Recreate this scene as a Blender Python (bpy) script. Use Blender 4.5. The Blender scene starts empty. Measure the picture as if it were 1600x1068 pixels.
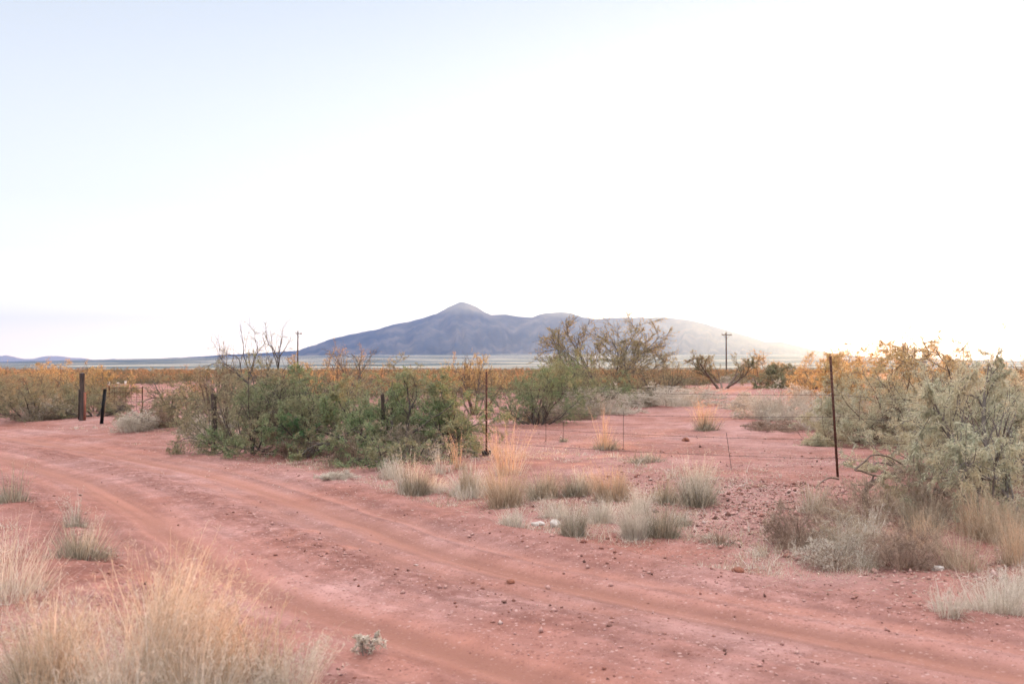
import bpy, math, random
import numpy as np
from mathutils import Vector

RNG = np.random.default_rng(11)
scene = bpy.context.scene
COL = scene.collection
PI = math.pi

# ------------------------------------------------------------------ noise
LAT = np.random.default_rng(3).random((256, 256))

def vnoise(x, y):
    x = np.asarray(x, float); y = np.asarray(y, float)
    xi = np.floor(x).astype(int); yi = np.floor(y).astype(int)
    fx = x - xi; fy = y - yi
    fx = fx * fx * (3 - 2 * fx); fy = fy * fy * (3 - 2 * fy)
    x0 = xi & 255; x1 = (xi + 1) & 255; y0 = yi & 255; y1 = (yi + 1) & 255
    a = LAT[x0, y0]; b = LAT[x1, y0]; c = LAT[x0, y1]; d = LAT[x1, y1]
    return (a + (b - a) * fx) * (1 - fy) + (c + (d - c) * fx) * fy

def fbm(x, y, octaves=4, gain=0.5):
    s = 0; a = 1; t = 0
    for o in range(octaves):
        s = s + a * vnoise(x * 2 ** o + 17.3 * o, y * 2 ** o + 9.1 * o); t += a; a *= gain
    return s / t

def sstep(a, b, v):
    t = np.clip((v - a) / (b - a), 0, 1)
    return t * t * (3 - 2 * t)

# ------------------------------------------------------------------ mesh helpers
def mesh_np(name, V, faces, mats, midx=None, smooth=False, attrs=None, parent=None, loc=None):
    """V (n,3); faces: list of (m,k) int arrays; one mesh object"""
    V = np.ascontiguousarray(V, dtype=np.float32)
    me = bpy.data.meshes.new(name)
    me.vertices.add(len(V)); me.vertices.foreach_set('co', V.ravel())
    faces = [np.asarray(f, dtype=np.int32) for f in faces if len(f)]
    nl = sum(f.size for f in faces); npoly = sum(len(f) for f in faces)
    me.loops.add(nl); me.polygons.add(npoly)
    me.loops.foreach_set('vertex_index', np.concatenate([f.ravel() for f in faces]))
    tot = np.concatenate([np.full(len(f), f.shape[1], np.int32) for f in faces])
    st = np.zeros(npoly, np.int32); st[1:] = np.cumsum(tot)[:-1]
    me.polygons.foreach_set('loop_start', st); me.polygons.foreach_set('loop_total', tot)
    for m in mats: me.materials.append(m)
    if midx is not None: me.polygons.foreach_set('material_index', np.asarray(midx, np.int32))
    if smooth: me.polygons.foreach_set('use_smooth', np.ones(npoly, bool))
    for k, v in (attrs or {}).items():
        a = me.attributes.new(k, 'FLOAT', 'POINT'); a.data.foreach_set('value', np.asarray(v, np.float32))
    me.update(calc_edges=True)
    o = bpy.data.objects.new(name, me); COL.objects.link(o)
    if parent is not None: o.parent = parent
    if loc is not None: o.location = loc
    return o

def tag(o, label=None, cat=None, group=None, kind=None):
    if label: o['label'] = label
    if cat: o['category'] = cat
    if group: o['group'] = group
    if kind: o['kind'] = kind
    return o

def empty(name, loc, label, cat, group=None, rz=0.0):
    o = bpy.data.objects.new(name, None); COL.objects.link(o)
    o.location = loc; o.rotation_euler = (0, 0, rz); o.empty_display_size = 0.2
    return tag(o, label, cat, group)

class MB:
    """collects verts and faces of several shapes for ONE mesh"""
    def __init__(s): s.V = []; s.F = {}; s.n = 0
    def add(s, V, *faces):
        for f in faces:
            f = np.asarray(f, int)
            if len(f): s.F.setdefault(f.shape[1], []).append(f + s.n)
        s.V.append(np.asarray(V, float)); s.n += len(V)
    def get(s): return np.concatenate(s.V), [np.concatenate(f) for f in s.F.values()]
    def build(s, name, mats, parent=None, **k):
        V, F = s.get(); return mesh_np(name, V, F, mats, parent=parent, **k)

def tubes(P, R, S=4, cap=True):
    """P (n,K,3) polylines, R (n,K) radii -> verts, quads"""
    P = np.asarray(P, float); R = np.asarray(R, float)
    n, K, _ = P.shape
    T = np.gradient(P, axis=1); T /= np.linalg.norm(T, axis=2, keepdims=True) + 1e-9
    ref = np.zeros((n, 1, 3)); m = np.abs(T.mean(1)); ax = np.argmin(m, axis=1); ref[np.arange(n), 0, ax] = 1
    A = np.cross(T, np.broadcast_to(ref, T.shape)); A /= np.linalg.norm(A, axis=2, keepdims=True) + 1e-9
    B = np.cross(T, A)
    th = np.arange(S) * 2 * PI / S
    V = P[:, :, None, :] + R[:, :, None, None] * (np.cos(th)[None, None, :, None] * A[:, :, None, :] + np.sin(th)[None, None, :, None] * B[:, :, None, :])
    idx = np.arange(n * K * S).reshape(n, K, S)
    a = idx[:, :-1, :]; b = np.roll(a, -1, axis=2); c = idx[:, 1:, :]; d = np.roll(c, -1, axis=2)
    Q = np.stack([a, b, d, c], -1).reshape(-1, 4)
    return V.reshape(-1, 3), Q

def box(x0, x1, y0, y1, z0, z1):
    V = np.array([(x, y, z) for z in (z0, z1) for y in (y0, y1) for x in (x0, x1)], float)
    Q = np.array([(0, 2, 3, 1), (4, 5, 7, 6), (0, 1, 5, 4), (2, 6, 7, 3), (0, 4, 6, 2), (1, 3, 7, 5)])
    return V, Q

# ------------------------------------------------------------------ materials
def newmat(name):
    m = bpy.data.materials.new(name); m.use_nodes = True
    nt = m.node_tree; nt.nodes.clear()
    out = nt.nodes.new('ShaderNodeOutputMaterial')
    return m, nt, out

def node(nt, kind, **kw):
    n = nt.nodes.new(kind)
    for k, v in kw.items():
        if k.startswith('_'): setattr(n, k[1:], v)
        else: n.inputs[k.replace('_', ' ')].default_value = v
    return n

def ramp(nt, src, stops):
    r = nt.nodes.new('ShaderNodeValToRGB'); e = r.color_ramp.elements
    while len(e) < len(stops): e.new(0.5)
    for el, (p, c) in zip(e, stops): el.position = p; el.color = (*c, 1)
    nt.links.new(src, r.inputs[0]); return r.outputs[0]

def mixc(nt, fac, a, b, mode='MIX'):
    m = nt.nodes.new('ShaderNodeMix'); m.data_type = 'RGBA'; m.blend_type = mode
    for s, v in ((m.inputs[0], fac), (m.inputs[6], a), (m.inputs[7], b)):
        if hasattr(v, 'is_output'): nt.links.new(v, s)
        elif isinstance(v, (int, float)): s.default_value = v
        else: s.default_value = (*v, 1)
    return m.outputs[2]

def math_(nt, op, a, b=None, c=None, clamp=False):
    m = nt.nodes.new('ShaderNodeMath'); m.operation = op; m.use_clamp = clamp
    for s, v in zip(m.inputs, (a, b, c)):
        if v is None: continue
        if hasattr(v, 'is_output'): nt.links.new(v, s)
        else: s.default_value = v
    return m.outputs[0]

def leaf_mat(name, stops, transl=0.45, rough=0.7, hue_patch=None):
    """thin leaf / blade: colour picked per blade; light passes through"""
    m, nt, out = newmat(name)
    g = nt.nodes.new('ShaderNodeNewGeometry')
    col = ramp(nt, g.outputs['Random Per Island'], stops)
    if hue_patch:
        tc = nt.nodes.new('ShaderNodeTexCoord')
        no = node(nt, 'ShaderNodeTexNoise', Scale=hue_patch[0], Detail=2.0); nt.links.new(tc.outputs['Object'], no.inputs['Vector'])
        f = ramp(nt, no.outputs[0], [(0.42, (0, 0, 0)), (0.62, (1, 1, 1))])
        fm = nt.nodes.new('ShaderNodeMath'); fm.operation = 'MULTIPLY'; nt.links.new(f, fm.inputs[0]); fm.inputs[1].default_value = hue_patch[2]
        col = mixc(nt, fm.outputs[0], col, hue_patch[1])
    d = nt.nodes.new('ShaderNodeBsdfPrincipled'); d.inputs['Roughness'].default_value = rough
    d.inputs['Specular IOR Level'].default_value = 0.25
    t = nt.nodes.new('ShaderNodeBsdfTranslucent')
    nt.links.new(col, d.inputs['Base Color']); nt.links.new(col, t.inputs['Color'])
    mx = nt.nodes.new('ShaderNodeMixShader'); mx.inputs[0].default_value = transl
    nt.links.new(d.outputs[0], mx.inputs[1]); nt.links.new(t.outputs[0], mx.inputs[2]); nt.links.new(mx.outputs[0], out.inputs[0])
    return m

def solid_mat(name, c1, c2, scale=8.0, rough=0.85, metal=0.0, bump=0.0, stretch=(1, 1, 1)):
    m, nt, out = newmat(name)
    tc = nt.nodes.new('ShaderNodeTexCoord'); mp = nt.nodes.new('ShaderNodeMapping'); mp.inputs['Scale'].default_value = stretch
    nt.links.new(tc.outputs['Object'], mp.inputs[0])
    no = node(nt, 'ShaderNodeTexNoise', Scale=scale, Detail=6.0, Roughness=0.65); nt.links.new(mp.outputs[0], no.inputs['Vector'])
    col = ramp(nt, no.outputs[0], [(0.35, c1), (0.65, c2)])
    b = nt.nodes.new('ShaderNodeBsdfPrincipled'); b.inputs['Roughness'].default_value = rough; b.inputs['Metallic'].default_value = metal
    b.inputs['Specular IOR Level'].default_value = 0.3
    nt.links.new(col, b.inputs['Base Color'])
    if bump:
        bp = node(nt, 'ShaderNodeBump', Strength=bump, Distance=0.01); nt.links.new(no.outputs[0], bp.inputs['Height']); nt.links.new(bp.outputs[0], b.inputs['Normal'])
    nt.links.new(b.outputs[0], out.inputs[0])
    return m

M = {}
M['leaf_green'] = leaf_mat('mesquite_leaf', [(0.0, (0.10, 0.16, 0.075)), (0.4, (0.175, 0.25, 0.115)), (0.75, (0.27, 0.32, 0.155)), (1.0, (0.37, 0.34, 0.19))], 0.42, hue_patch=(1.6, (0.33, 0.275, 0.165), 0.65))
M['leaf_olive'] = leaf_mat('olive_leaf', [(0.0, (0.15, 0.16, 0.095)), (0.5, (0.26, 0.26, 0.15)), (1.0, (0.40, 0.33, 0.20))], 0.42, hue_patch=(1.4, (0.38, 0.28, 0.17), 0.6))
M['leaf_gold'] = leaf_mat('gold_sunlit_leaf', [(0.0, (0.34, 0.21, 0.09)), (0.5, (0.55, 0.37, 0.16)), (1.0, (0.70, 0.52, 0.26))], 0.7)  # gold leaf colour, also standing in for sun glow on backlit bushes
M['leaf_scrub'] = leaf_mat('scrub_leaf', [(0.0, (0.09, 0.085, 0.05)), (0.5, (0.15, 0.14, 0.08)), (1.0, (0.26, 0.20, 0.11))], 0.4)
M['leaf_sunlit'] = leaf_mat('sunlit_scrub_leaf', [(0.0, (0.24, 0.12, 0.06)), (0.5, (0.36, 0.20, 0.10)), (1.0, (0.50, 0.31, 0.17))], 0.5)  # warm sunlight on scrub tops, put into the leaf colour
M['leaf_yellow'] = leaf_mat('sparse_leaf', [(0.0, (0.20, 0.17, 0.07)), (0.6, (0.32, 0.25, 0.10)), (1.0, (0.42, 0.33, 0.15))], 0.5)
M['leaf_pale'] = leaf_mat('pale_leaf', [(0.0, (0.30, 0.31, 0.21)), (0.5, (0.49, 0.48, 0.345)), (1.0, (0.66, 0.60, 0.44))], 0.48, hue_patch=(1.5, (0.60, 0.48, 0.31), 0.7))  # pale leaf, its colour lightened to carry flare haze over the right bushes
M['leaf_fresh'] = leaf_mat('fresh_leaf', [(0.0, (0.10, 0.20, 0.09)), (1.0, (0.19, 0.30, 0.14))], 0.4)
M['bark'] = solid_mat('dark_bark', (0.05, 0.04, 0.036), (0.12, 0.098, 0.085), 14, 0.95, bump=0.5)
M['bark_brown'] = solid_mat('brown_bark', (0.09, 0.06, 0.048), (0.19, 0.135, 0.105), 14, 0.95, bump=0.5)
M['twig_grey'] = solid_mat('grey_twig', (0.12, 0.10, 0.09), (0.24, 0.20, 0.175), 9, 0.95)
M['straw'] = leaf_mat('straw_blade', [(0.0, (0.27, 0.20, 0.135)), (0.5, (0.44, 0.335, 0.235)), (1.0, (0.60, 0.48, 0.36))], 0.4)
M['straw_pale'] = leaf_mat('pale_straw_blade', [(0.0, (0.40, 0.335, 0.26)), (0.5, (0.57, 0.495, 0.405)), (1.0, (0.76, 0.69, 0.60))], 0.4)
M['straw_orange'] = leaf_mat('orange_straw_blade', [(0.0, (0.42, 0.27, 0.165)), (0.5, (0.57, 0.39, 0.26)), (1.0, (0.70, 0.52, 0.37))], 0.45)
M['straw_peach'] = leaf_mat('peach_straw_blade', [(0.0, (0.38, 0.29, 0.21)), (0.5, (0.56, 0.45, 0.35)), (1.0, (0.72, 0.61, 0.50))], 0.4)
M['grass_grey'] = leaf_mat('grey_blade', [(0.0, (0.15, 0.13, 0.095)), (0.4, (0.30, 0.26, 0.195)), (0.8, (0.45, 0.39, 0.295)), (1.0, (0.60, 0.51, 0.39))], 0.4)
M['dead_grey'] = leaf_mat('dead_stem', [(0.0, (0.17, 0.105, 0.08)), (0.5, (0.34, 0.235, 0.175)), (1.0, (0.54, 0.41, 0.32))], 0.3)
M['rust'] = solid_mat('rusty_steel', (0.05, 0.022, 0.018), (0.13, 0.055, 0.035), 25, 0.75, metal=0.3, bump=0.3)
M['wire'] = solid_mat('weathered_wire', (0.045, 0.03, 0.03), (0.10, 0.07, 0.065), 40, 0.6, metal=0.5)
M['black_steel'] = solid_mat('dark_steel', (0.012, 0.012, 0.014), (0.03, 0.027, 0.027), 20, 0.7, metal=0.2)
M['post_wood'] = solid_mat('weathered_wood', (0.035, 0.028, 0.026), (0.10, 0.07, 0.058), 10, 0.95, bump=0.8, stretch=(4, 4, 0.4))
M['post_face'] = solid_mat('reddish_wood', (0.14, 0.05, 0.035), (0.25, 0.10, 0.065), 10, 0.95, bump=0.6, stretch=(4, 4, 0.4))
M['pole_wood'] = solid_mat('creosoted_wood', (0.05, 0.035, 0.03), (0.10, 0.07, 0.055), 6, 0.95, stretch=(4, 4, 0.3))
M['stake_white'] = solid_mat('white_plastic', (0.72, 0.70, 0.66), (0.82, 0.80, 0.77), 12, 0.6)
M['stone_white'] = solid_mat('pale_stone', (0.30, 0.25, 0.22), (0.52, 0.46, 0.42), 22, 0.9, bump=0.6)
M['clod'] = solid_mat('red_clod', (0.13, 0.05, 0.035), (0.28, 0.11, 0.07), 22, 0.95, bump=0.6)
M['insulator'] = solid_mat('brown_ceramic', (0.06, 0.04, 0.03), (0.09, 0.06, 0.05), 5, 0.3)

def pebble_mat():
    m, nt, out = newmat('pebbles')
    g = nt.nodes.new('ShaderNodeNewGeometry')
    col = ramp(nt, g.outputs['Random Per Island'], [(0.0, (0.10, 0.045, 0.035)), (0.3, (0.24, 0.10, 0.075)), (0.6, (0.37, 0.20, 0.17)), (0.95, (0.38, 0.22, 0.19)), (1.0, (0.46, 0.33, 0.29))])
    b = nt.nodes.new('ShaderNodeBsdfPrincipled'); b.inputs['Roughness'].default_value = 0.9; b.inputs['Specular IOR Level'].default_value = 0.25
    nt.links.new(col, b.inputs['Base Color']); nt.links.new(b.outputs[0], out.inputs[0])
    return m
M['pebble'] = pebble_mat()

def soil_mat():
    m, nt, out = newmat('red_soil')
    L = nt.links.new
    tc = nt.nodes.new('ShaderNodeTexCoord'); P = tc.outputs['Object']
    def noise(scale, detail=4.0, rough=0.6):
        n = node(nt, 'ShaderNodeTexNoise', Scale=scale, Detail=detail, Roughness=rough); L(P, n.inputs['Vector']); return n.outputs[0]
    def attr(name):
        a = nt.nodes.new('ShaderNodeAttribute'); a.attribute_name = name; return a.outputs['Fac']
    PINK = (0.328, 0.180, 0.162); RED = (0.255, 0.110, 0.085); DUST = (0.272, 0.120, 0.088); DEEP = (0.150, 0.060, 0.047)
    big = ramp(nt, noise(0.30, 6.0, 0.65), [(0.38, (0, 0, 0)), (0.60, (1, 1, 1))])
    col = mixc(nt, big, PINK, RED)
    med = ramp(nt, noise(2.2, 6.0, 0.7), [(0.32, (0.66, 0.60, 0.58)), (0.66, (1.14, 1.13, 1.13))])
    col = mixc(nt, 1.0, col, med, 'MULTIPLY')
    trk = math_(nt, 'MULTIPLY', attr('track'), math_(nt, 'ADD', noise(1.1, 4.0), 0.35), clamp=True)
    col = mixc(nt, trk, col, DUST)
    stv = nt.nodes.new('ShaderNodeMapRange'); L(attr('streak'), stv.inputs[0])
    for q, vv in zip((1, 2, 3, 4), (-0.28, 0.28, 0.82, 1.17)): stv.inputs[q].default_value = vv
    stc = nt.nodes.new('ShaderNodeCombineColor')
    for q in range(3): L(stv.outputs[0], stc.inputs[q])
    col = mixc(nt, 1.0, col, stc.outputs[0], 'MULTIPLY')
    # loosened gravelly soil
    rgh = math_(nt, 'MULTIPLY', attr('rough'), ramp(nt, noise(7.0, 6.0, 0.75), [(0.42, (0, 0, 0)), (0.60, (1, 1, 1))]), clamp=True)
    col = mixc(nt, rgh, col, DEEP)
    # single grains and chips
    keep = math_(nt, 'SUBTRACT', 1.0, math_(nt, 'MULTIPLY', trk, 0.75))
    for sc, w in ((34.0, 0.7), (75.0, 0.6)):
        v = node(nt, 'ShaderNodeTexVoronoi', Scale=sc); L(P, v.inputs['Vector'])
        s = nt.nodes.new('ShaderNodeSeparateColor'); L(v.outputs['Color'], s.inputs[0])
        edge = math_(nt, 'LESS_THAN', v.outputs['Distance'], 0.42)
        lt = math_(nt, 'MULTIPLY', math_(nt, 'GREATER_THAN', s.outputs[0], 0.93), edge)
        dk = math_(nt, 'MULTIPLY', math_(nt, 'LESS_THAN', s.outputs[0], 0.19), edge)
        col = mixc(nt, math_(nt, 'MULTIPLY', math_(nt, 'MULTIPLY', lt, keep), w), col, (0.43, 0.275, 0.245))
        col = mixc(nt, math_(nt, 'MULTIPLY', math_(nt, 'MULTIPLY', dk, keep), w), col, (0.16, 0.065, 0.052))
    # leaf litter by the fence
    lit = math_(nt, 'MULTIPLY', attr('litter'), ramp(nt, noise(16.0, 5.0, 0.8), [(0.50, (0, 0, 0)), (0.60, (1, 1, 1))]), clamp=True)
    col = mixc(nt, math_(nt, 'MULTIPLY', lit, 0.75), col, (0.15, 0.095, 0.085))
    b = nt.nodes.new('ShaderNodeBsdfPrincipled'); b.inputs['Roughness'].default_value = 0.95; b.inputs['Specular IOR Level'].default_value = 0.15
    L(col, b.inputs['Base Color'])
    hgt = math_(nt, 'ADD', math_(nt, 'MULTIPLY', noise(24.0, 6.0, 0.75), 1.0), math_(nt, 'MULTIPLY', noise(90.0, 4.0, 0.7), 0.5))
    bp = node(nt, 'ShaderNodeBump', Strength=0.55, Distance=0.02); L(hgt, bp.inputs['Height']); L(bp.outputs[0], b.inputs['Normal'])
    L(b.outputs[0], out.inputs[0])
    return m
M['soil'] = soil_mat()

def land_mat(name, cols, scale, sy, detail=8.0):
    m, nt, out = newmat(name)
    tc = nt.nodes.new('ShaderNodeTexCoord'); mp = nt.nodes.new('ShaderNodeMapping'); mp.inputs['Scale'].default_value = (1, sy, 1)
    nt.links.new(tc.outputs['Object'], mp.inputs[0])
    no = node(nt, 'ShaderNodeTexNoise', Scale=scale, Detail=detail, Roughness=0.62); nt.links.new(mp.outputs[0], no.inputs['Vector'])
    col = ramp(nt, no.outputs[0], cols)
    b = nt.nodes.new('ShaderNodeBsdfPrincipled'); b.inputs['Roughness'].default_value = 1.0; b.inputs['Specular IOR Level'].default_value = 0.0
    nt.links.new(col, b.inputs['Base Color']); nt.links.new(b.outputs[0], out.inputs[0])
    return m
M['plain'] = land_mat('dry_grassland', [(0.40, (0.07, 0.085, 0.075)), (0.49, (0.14, 0.14, 0.115)), (0.56, (0.36, 0.31, 0.24)), (0.72, (0.46, 0.40, 0.32))], 0.0011, 2.2)
M['mountain'] = land_mat('mountain_slope', [(0.36, (0.04, 0.045, 0.045)), (0.5, (0.08, 0.078, 0.068)), (0.64, (0.17, 0.145, 0.115))], 0.0028, 0.8)
M['range'] = land_mat('far_slope', [(0.3, (0.34, 0.29, 0.28)), (0.7, (0.44, 0.38, 0.36))], 0.002, 1)  # slope colour lightened to add haze fade to the far hills

# ------------------------------------------------------------------ camera model
F = 1600 * 35.0 / 36.0
HORIZON = 577.0
CAM_Z = 1.66
PITCH = math.atan((HORIZON - 534.0) / F)
cp, sp = math.cos(PITCH), math.sin(PITCH)

def ray(px, py):
    a = (px - 800.0) / F; b = -(py - 534.0) / F
    return np.array([a, cp - b * sp, sp + b * cp])

# ------------------------------------------------------------------ road and terrain
ctrl = np.array([(-60, 61), (-40, 45.5), (-27, 35.2), (-19, 29.0), (-12.6, 23.2), (-8.0, 18.4), (-4.5, 13.6), (-1.75, 9.0), (0.25, 6.6), (2.0, 4.9), (4.0, 3.0), (8, -0.6), (16, -7), (40, -26)], float)
def catmull(P, n=14):
    out = []
    P = np.vstack([2 * P[0] - P[1], P, 2 * P[-1] - P[-2]])
    for i in range(1, len(P) - 2):
        p0, p1, p2, p3 = P[i - 1:i + 3]
        for t in np.linspace(0, 1, n, endpoint=False):
            out.append(0.5 * (2 * p1 + (p2 - p0) * t + (2 * p0 - 5 * p1 + 4 * p2 - p3) * t * t + (3 * p1 - p0 - 3 * p2 + p3) * t ** 3))
    out.append(P[-2]); return np.array(out)
RC = catmull(ctrl)
RT = np.gradient(RC, axis=0); RT /= np.linalg.norm(RT, axis=1, keepdims=True)
RS = np.concatenate([[0], np.cumsum(np.linalg.norm(np.diff(RC, axis=0), axis=1))])

def road_su(x, y):
    x = np.atleast_1d(x).astype(float); y = np.atleast_1d(y).astype(float)
    s = np.zeros_like(x); u = np.zeros_like(x)
    for i in range(0, len(x), 60000):
        X = x[i:i + 60000]; Y = y[i:i + 60000]
        d = (X[:, None] - RC[None, :, 0]) ** 2 + (Y[:, None] - RC[None, :, 1]) ** 2
        k = np.argmin(d, axis=1)
        dx = X - RC[k, 0]; dy = Y - RC[k, 1]
        s[i:i + 60000] = RS[k] + dx * RT[k, 0] + dy * RT[k, 1]
        u[i:i + 60000] = dx * -RT[k, 1] + dy * RT[k, 0]
    return s, u

def g_(v, c, w): return np.exp(-((v - c) / w) ** 2)

def terrain(x, y, full=False):
    x = np.atleast_1d(np.asarray(x, float)); y = np.atleast_1d(np.asarray(y, float))
    s, u = road_su(x, y)
    uw = u + 0.16 * (vnoise(s / 3.1, s * 0 + 4.2) - 0.5) + 0.05 * (vnoise(s / 0.9, s * 0 + 8) - 0.5)
    edge = np.abs(uw) + 0.35 * (fbm(x * 0.9, y * 0.9, 3) - 0.5)
    on = 1 - sstep(1.75, 2.35, edge)
    und = 0.10 * (fbm(x / 9, y / 9, 3) - 0.5) * 2 * (1 - sstep(50, 140, np.hypot(x, y)))
    sml = 0.09 * (fbm(x / 0.9 + 40, y / 0.9, 4) - 0.5)
    z = und * (1 - 0.6 * on) + sml * (1 - 0.72 * on)
    z = z + 0.16 * sstep(2.2, 5.5, u) + 0.35 * sstep(22, 75, y) * (u > 0)
    z = z + 0.06 * sstep(2.0, 3.2, -u)
    wav = vnoise(s / 2.3, s * 0 + 20)
    tr = np.maximum.reduce([g_(uw, 0.98, 0.24), g_(uw, -0.92, 0.26), 0.55 * g_(uw, 0.50, 0.12) * (wav > .3), 0.6 * g_(uw, -1.42, 0.13), 0.6 * g_(uw, 1.48, 0.12)])
    tr = tr * on
    rough = np.maximum.reduce([1.0 * g_(uw, 0.04, 0.30) * sstep(0.25, 0.6, vnoise(s / 3.7, s * 0 + 31)), 0.9 * g_(uw, -1.78, 0.34), 0.55 * g_(uw, 1.85, 0.25)])
    rough = np.clip(rough * (0.55 + 0.9 * fbm(x * 1.7, y * 1.7, 3)), 0, 1)
    stk = vnoise(uw * 9.0 + 60, s * 0.22) * 0.6 + vnoise(uw * 23.0 + 9, s * 0.35 + 5) * 0.4
    brk = sstep(0.3, 0.6, vnoise(s / 1.7, uw * 0.8 + 12))
    for c, wd in ((0.98, 0.33), (-0.92, 0.35)): z = z + 0.015 * g_(np.abs(uw - c), wd, 0.055) * on * brk
    z = z + on * 0.016 * (stk - 0.5)
    z = z - 0.040 * tr + 0.035 * g_(uw, 0.04, 0.32) * on + 0.05 * g_(np.abs(uw), 2.1, 0.30) * (0.4 + fbm(s / 1.5, s * 0, 2))
    # tyre cleats and clods
    z = z + rough * 0.05 * (fbm(x * 7, y * 7, 3) - 0.45)
    z = z + (1 - tr) * 0.020 * (fbm(x * 5 + 3, y * 5, 3) - 0.5)
    far = np.hypot(x, y)
    if not full: return z
    lit = sstep(2.3, 3.4, u) * (1 - sstep(9, 15, u)) * sstep(0.40, 0.58, fbm(x / 1.7 + 5, y / 1.7, 3))
    # chips and litter lie thick between the verge and the fence at this spot
    lit = np.maximum(lit * 0.6, np.exp(-(((x - 3.0) / 1.5) ** 2 + ((y - 11.4) / 2.6) ** 2)) * 1.2)
    lit = np.clip(lit, 0, 1) * (1 - on)
    rough = np.maximum(rough * (1 - sstep(40, 60, far)), 0.45 * sstep(2.4, 3.2, u) * sstep(0.5, 0.7, fbm(x / 1.1, y / 1.1 + 30, 3)))
    return z, dict(track=tr, rough=rough, litter=lit, streak=on * (stk - 0.5)), u, edge

def hz(x, y): return float(terrain(x, y)[0])

def at(px, py, d=None):
    """ground point seen at a photo pixel (or at forward depth d)"""
    r = ray(px, py)
    if d is not None:
        x = r[0] / r[1] * d; return x, d, hz(x, d)
    ts = np.geomspace(2.0, 400, 700)
    X = r[0] * ts; Y = r[1] * ts; Z = CAM_Z + r[2] * ts
    below = np.nonzero(Z < terrain(X, Y))[0]
    k = below[0] if len(below) else len(ts) - 1
    return X[k], Y[k], hz(X[k], Y[k])

def top_z(py, d):                                   # world height that shows at photo row py at depth d
    r = ray(800, py); return CAM_Z + r[2] / r[1] * d

def build_ground():
    rr = [1.3]
    while rr[-1] < 34: rr.append(rr[-1] * 1.0062)
    while rr[-1] < 700: rr.append(rr[-1] * 1.022)
    rr = np.array(rr)
    fine = np.radians(np.arange(-44, 44.01, 0.125))
    coarse = np.radians(np.arange(48, 313, 4.0))
    th = np.concatenate([fine, coarse])
    Rg, Tg = np.meshgrid(rr, th, indexing='ij')
    X = (Rg * np.sin(Tg)).ravel(); Y = (Rg * np.cos(Tg) - 0.6).ravel()
    z, at_, u, edge = terrain(X, Y, True)
    n, m = Rg.shape
    # centre fan
    V = np.vstack([np.stack([X, Y, z], 1), [[0, -0.6, float(z[:m].mean())]]])
    for k in at_: at_[k] = np.append(at_[k], 0)
    idx = np.arange(n * m).reshape(n, m)
    a = idx[:-1]; b = np.roll(a, -1, 1); c = idx[1:]; d = np.roll(c, -1, 1)
    Q = np.stack([a, c, d, b], -1).reshape(-1, 4)
    T = np.stack([np.full(m, n * m), idx[0], np.roll(idx[0], -1)], 1)
    onroad = (edge < 2.05) & (np.hypot(X, Y) < 90)
    qr = onroad[Q].sum(1) >= 3
    def sub(name, faces, label):
        used = np.unique(np.concatenate([f.ravel() for f in faces])); mp = np.full(len(V), -1); mp[used] = np.arange(len(used))
        o = mesh_np(name, V[used], [mp[f] for f in faces], [M['soil']], smooth=True, attrs={k: v[used] for k, v in at_.items()})
        tag(o, label, name.replace('_', ' '), kind='structure')
    sub('ground', [Q[~qr], T], 'red desert soil with gravel and scattered litter')
    sub('dirt_road', [Q[qr]], 'rutted red dirt road curving past the wire fence')
build_ground()

# ---- far plain, mountain and far range
RIDGE = np.array([(-400, 573), (60, 571), (120, 567), (180, 563.5), (240, 560), (300, 557), (360, 553.5), (420, 550.5), (465, 547), (490, 539), (515, 530), (540, 524), (562, 519), (590, 514), (615, 506), (640, 502), (665, 495), (683, 489), (695, 482), (708, 476), (721, 470.5), (733, 474), (745, 479), (757, 487), (768, 491), (790, 491), (812, 494.5), (830, 496), (842, 491), (856, 488), (880, 487.5), (897, 490), (912, 495), (934, 498.5), (950, 496), (975, 495.5), (1000, 495.5), (1020, 496), (1037, 494.5), (1052, 496.5), (1080, 500), (1100, 505), (1125, 512), (1150, 519), (1175, 526), (1195, 533), (1217, 532.5), (1240, 538), (1265, 544), (1300, 551), (1360, 558), (1450, 563), (1600, 568), (2100, 573)], float)
DM = 11000.0

def plain_h(x, y):
    r = np.hypot(x, y)
    px = 800 + F * x / np.maximum(y, 1)
    yy = np.interp(px, [-600, 0, 200, 500, 900, 1250, 1600, 2200], [568, 567, 562, 556, 553, 556, 566, 570])
    H = (HORIZON - yy) / F * 9500
    return np.where(y > 0, H * sstep(900, 9800, r) ** 1.25, 0) + 2.5 * (fbm(x / 700, y / 700, 3) - 0.5) * sstep(800, 2500, r) * 4

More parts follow.
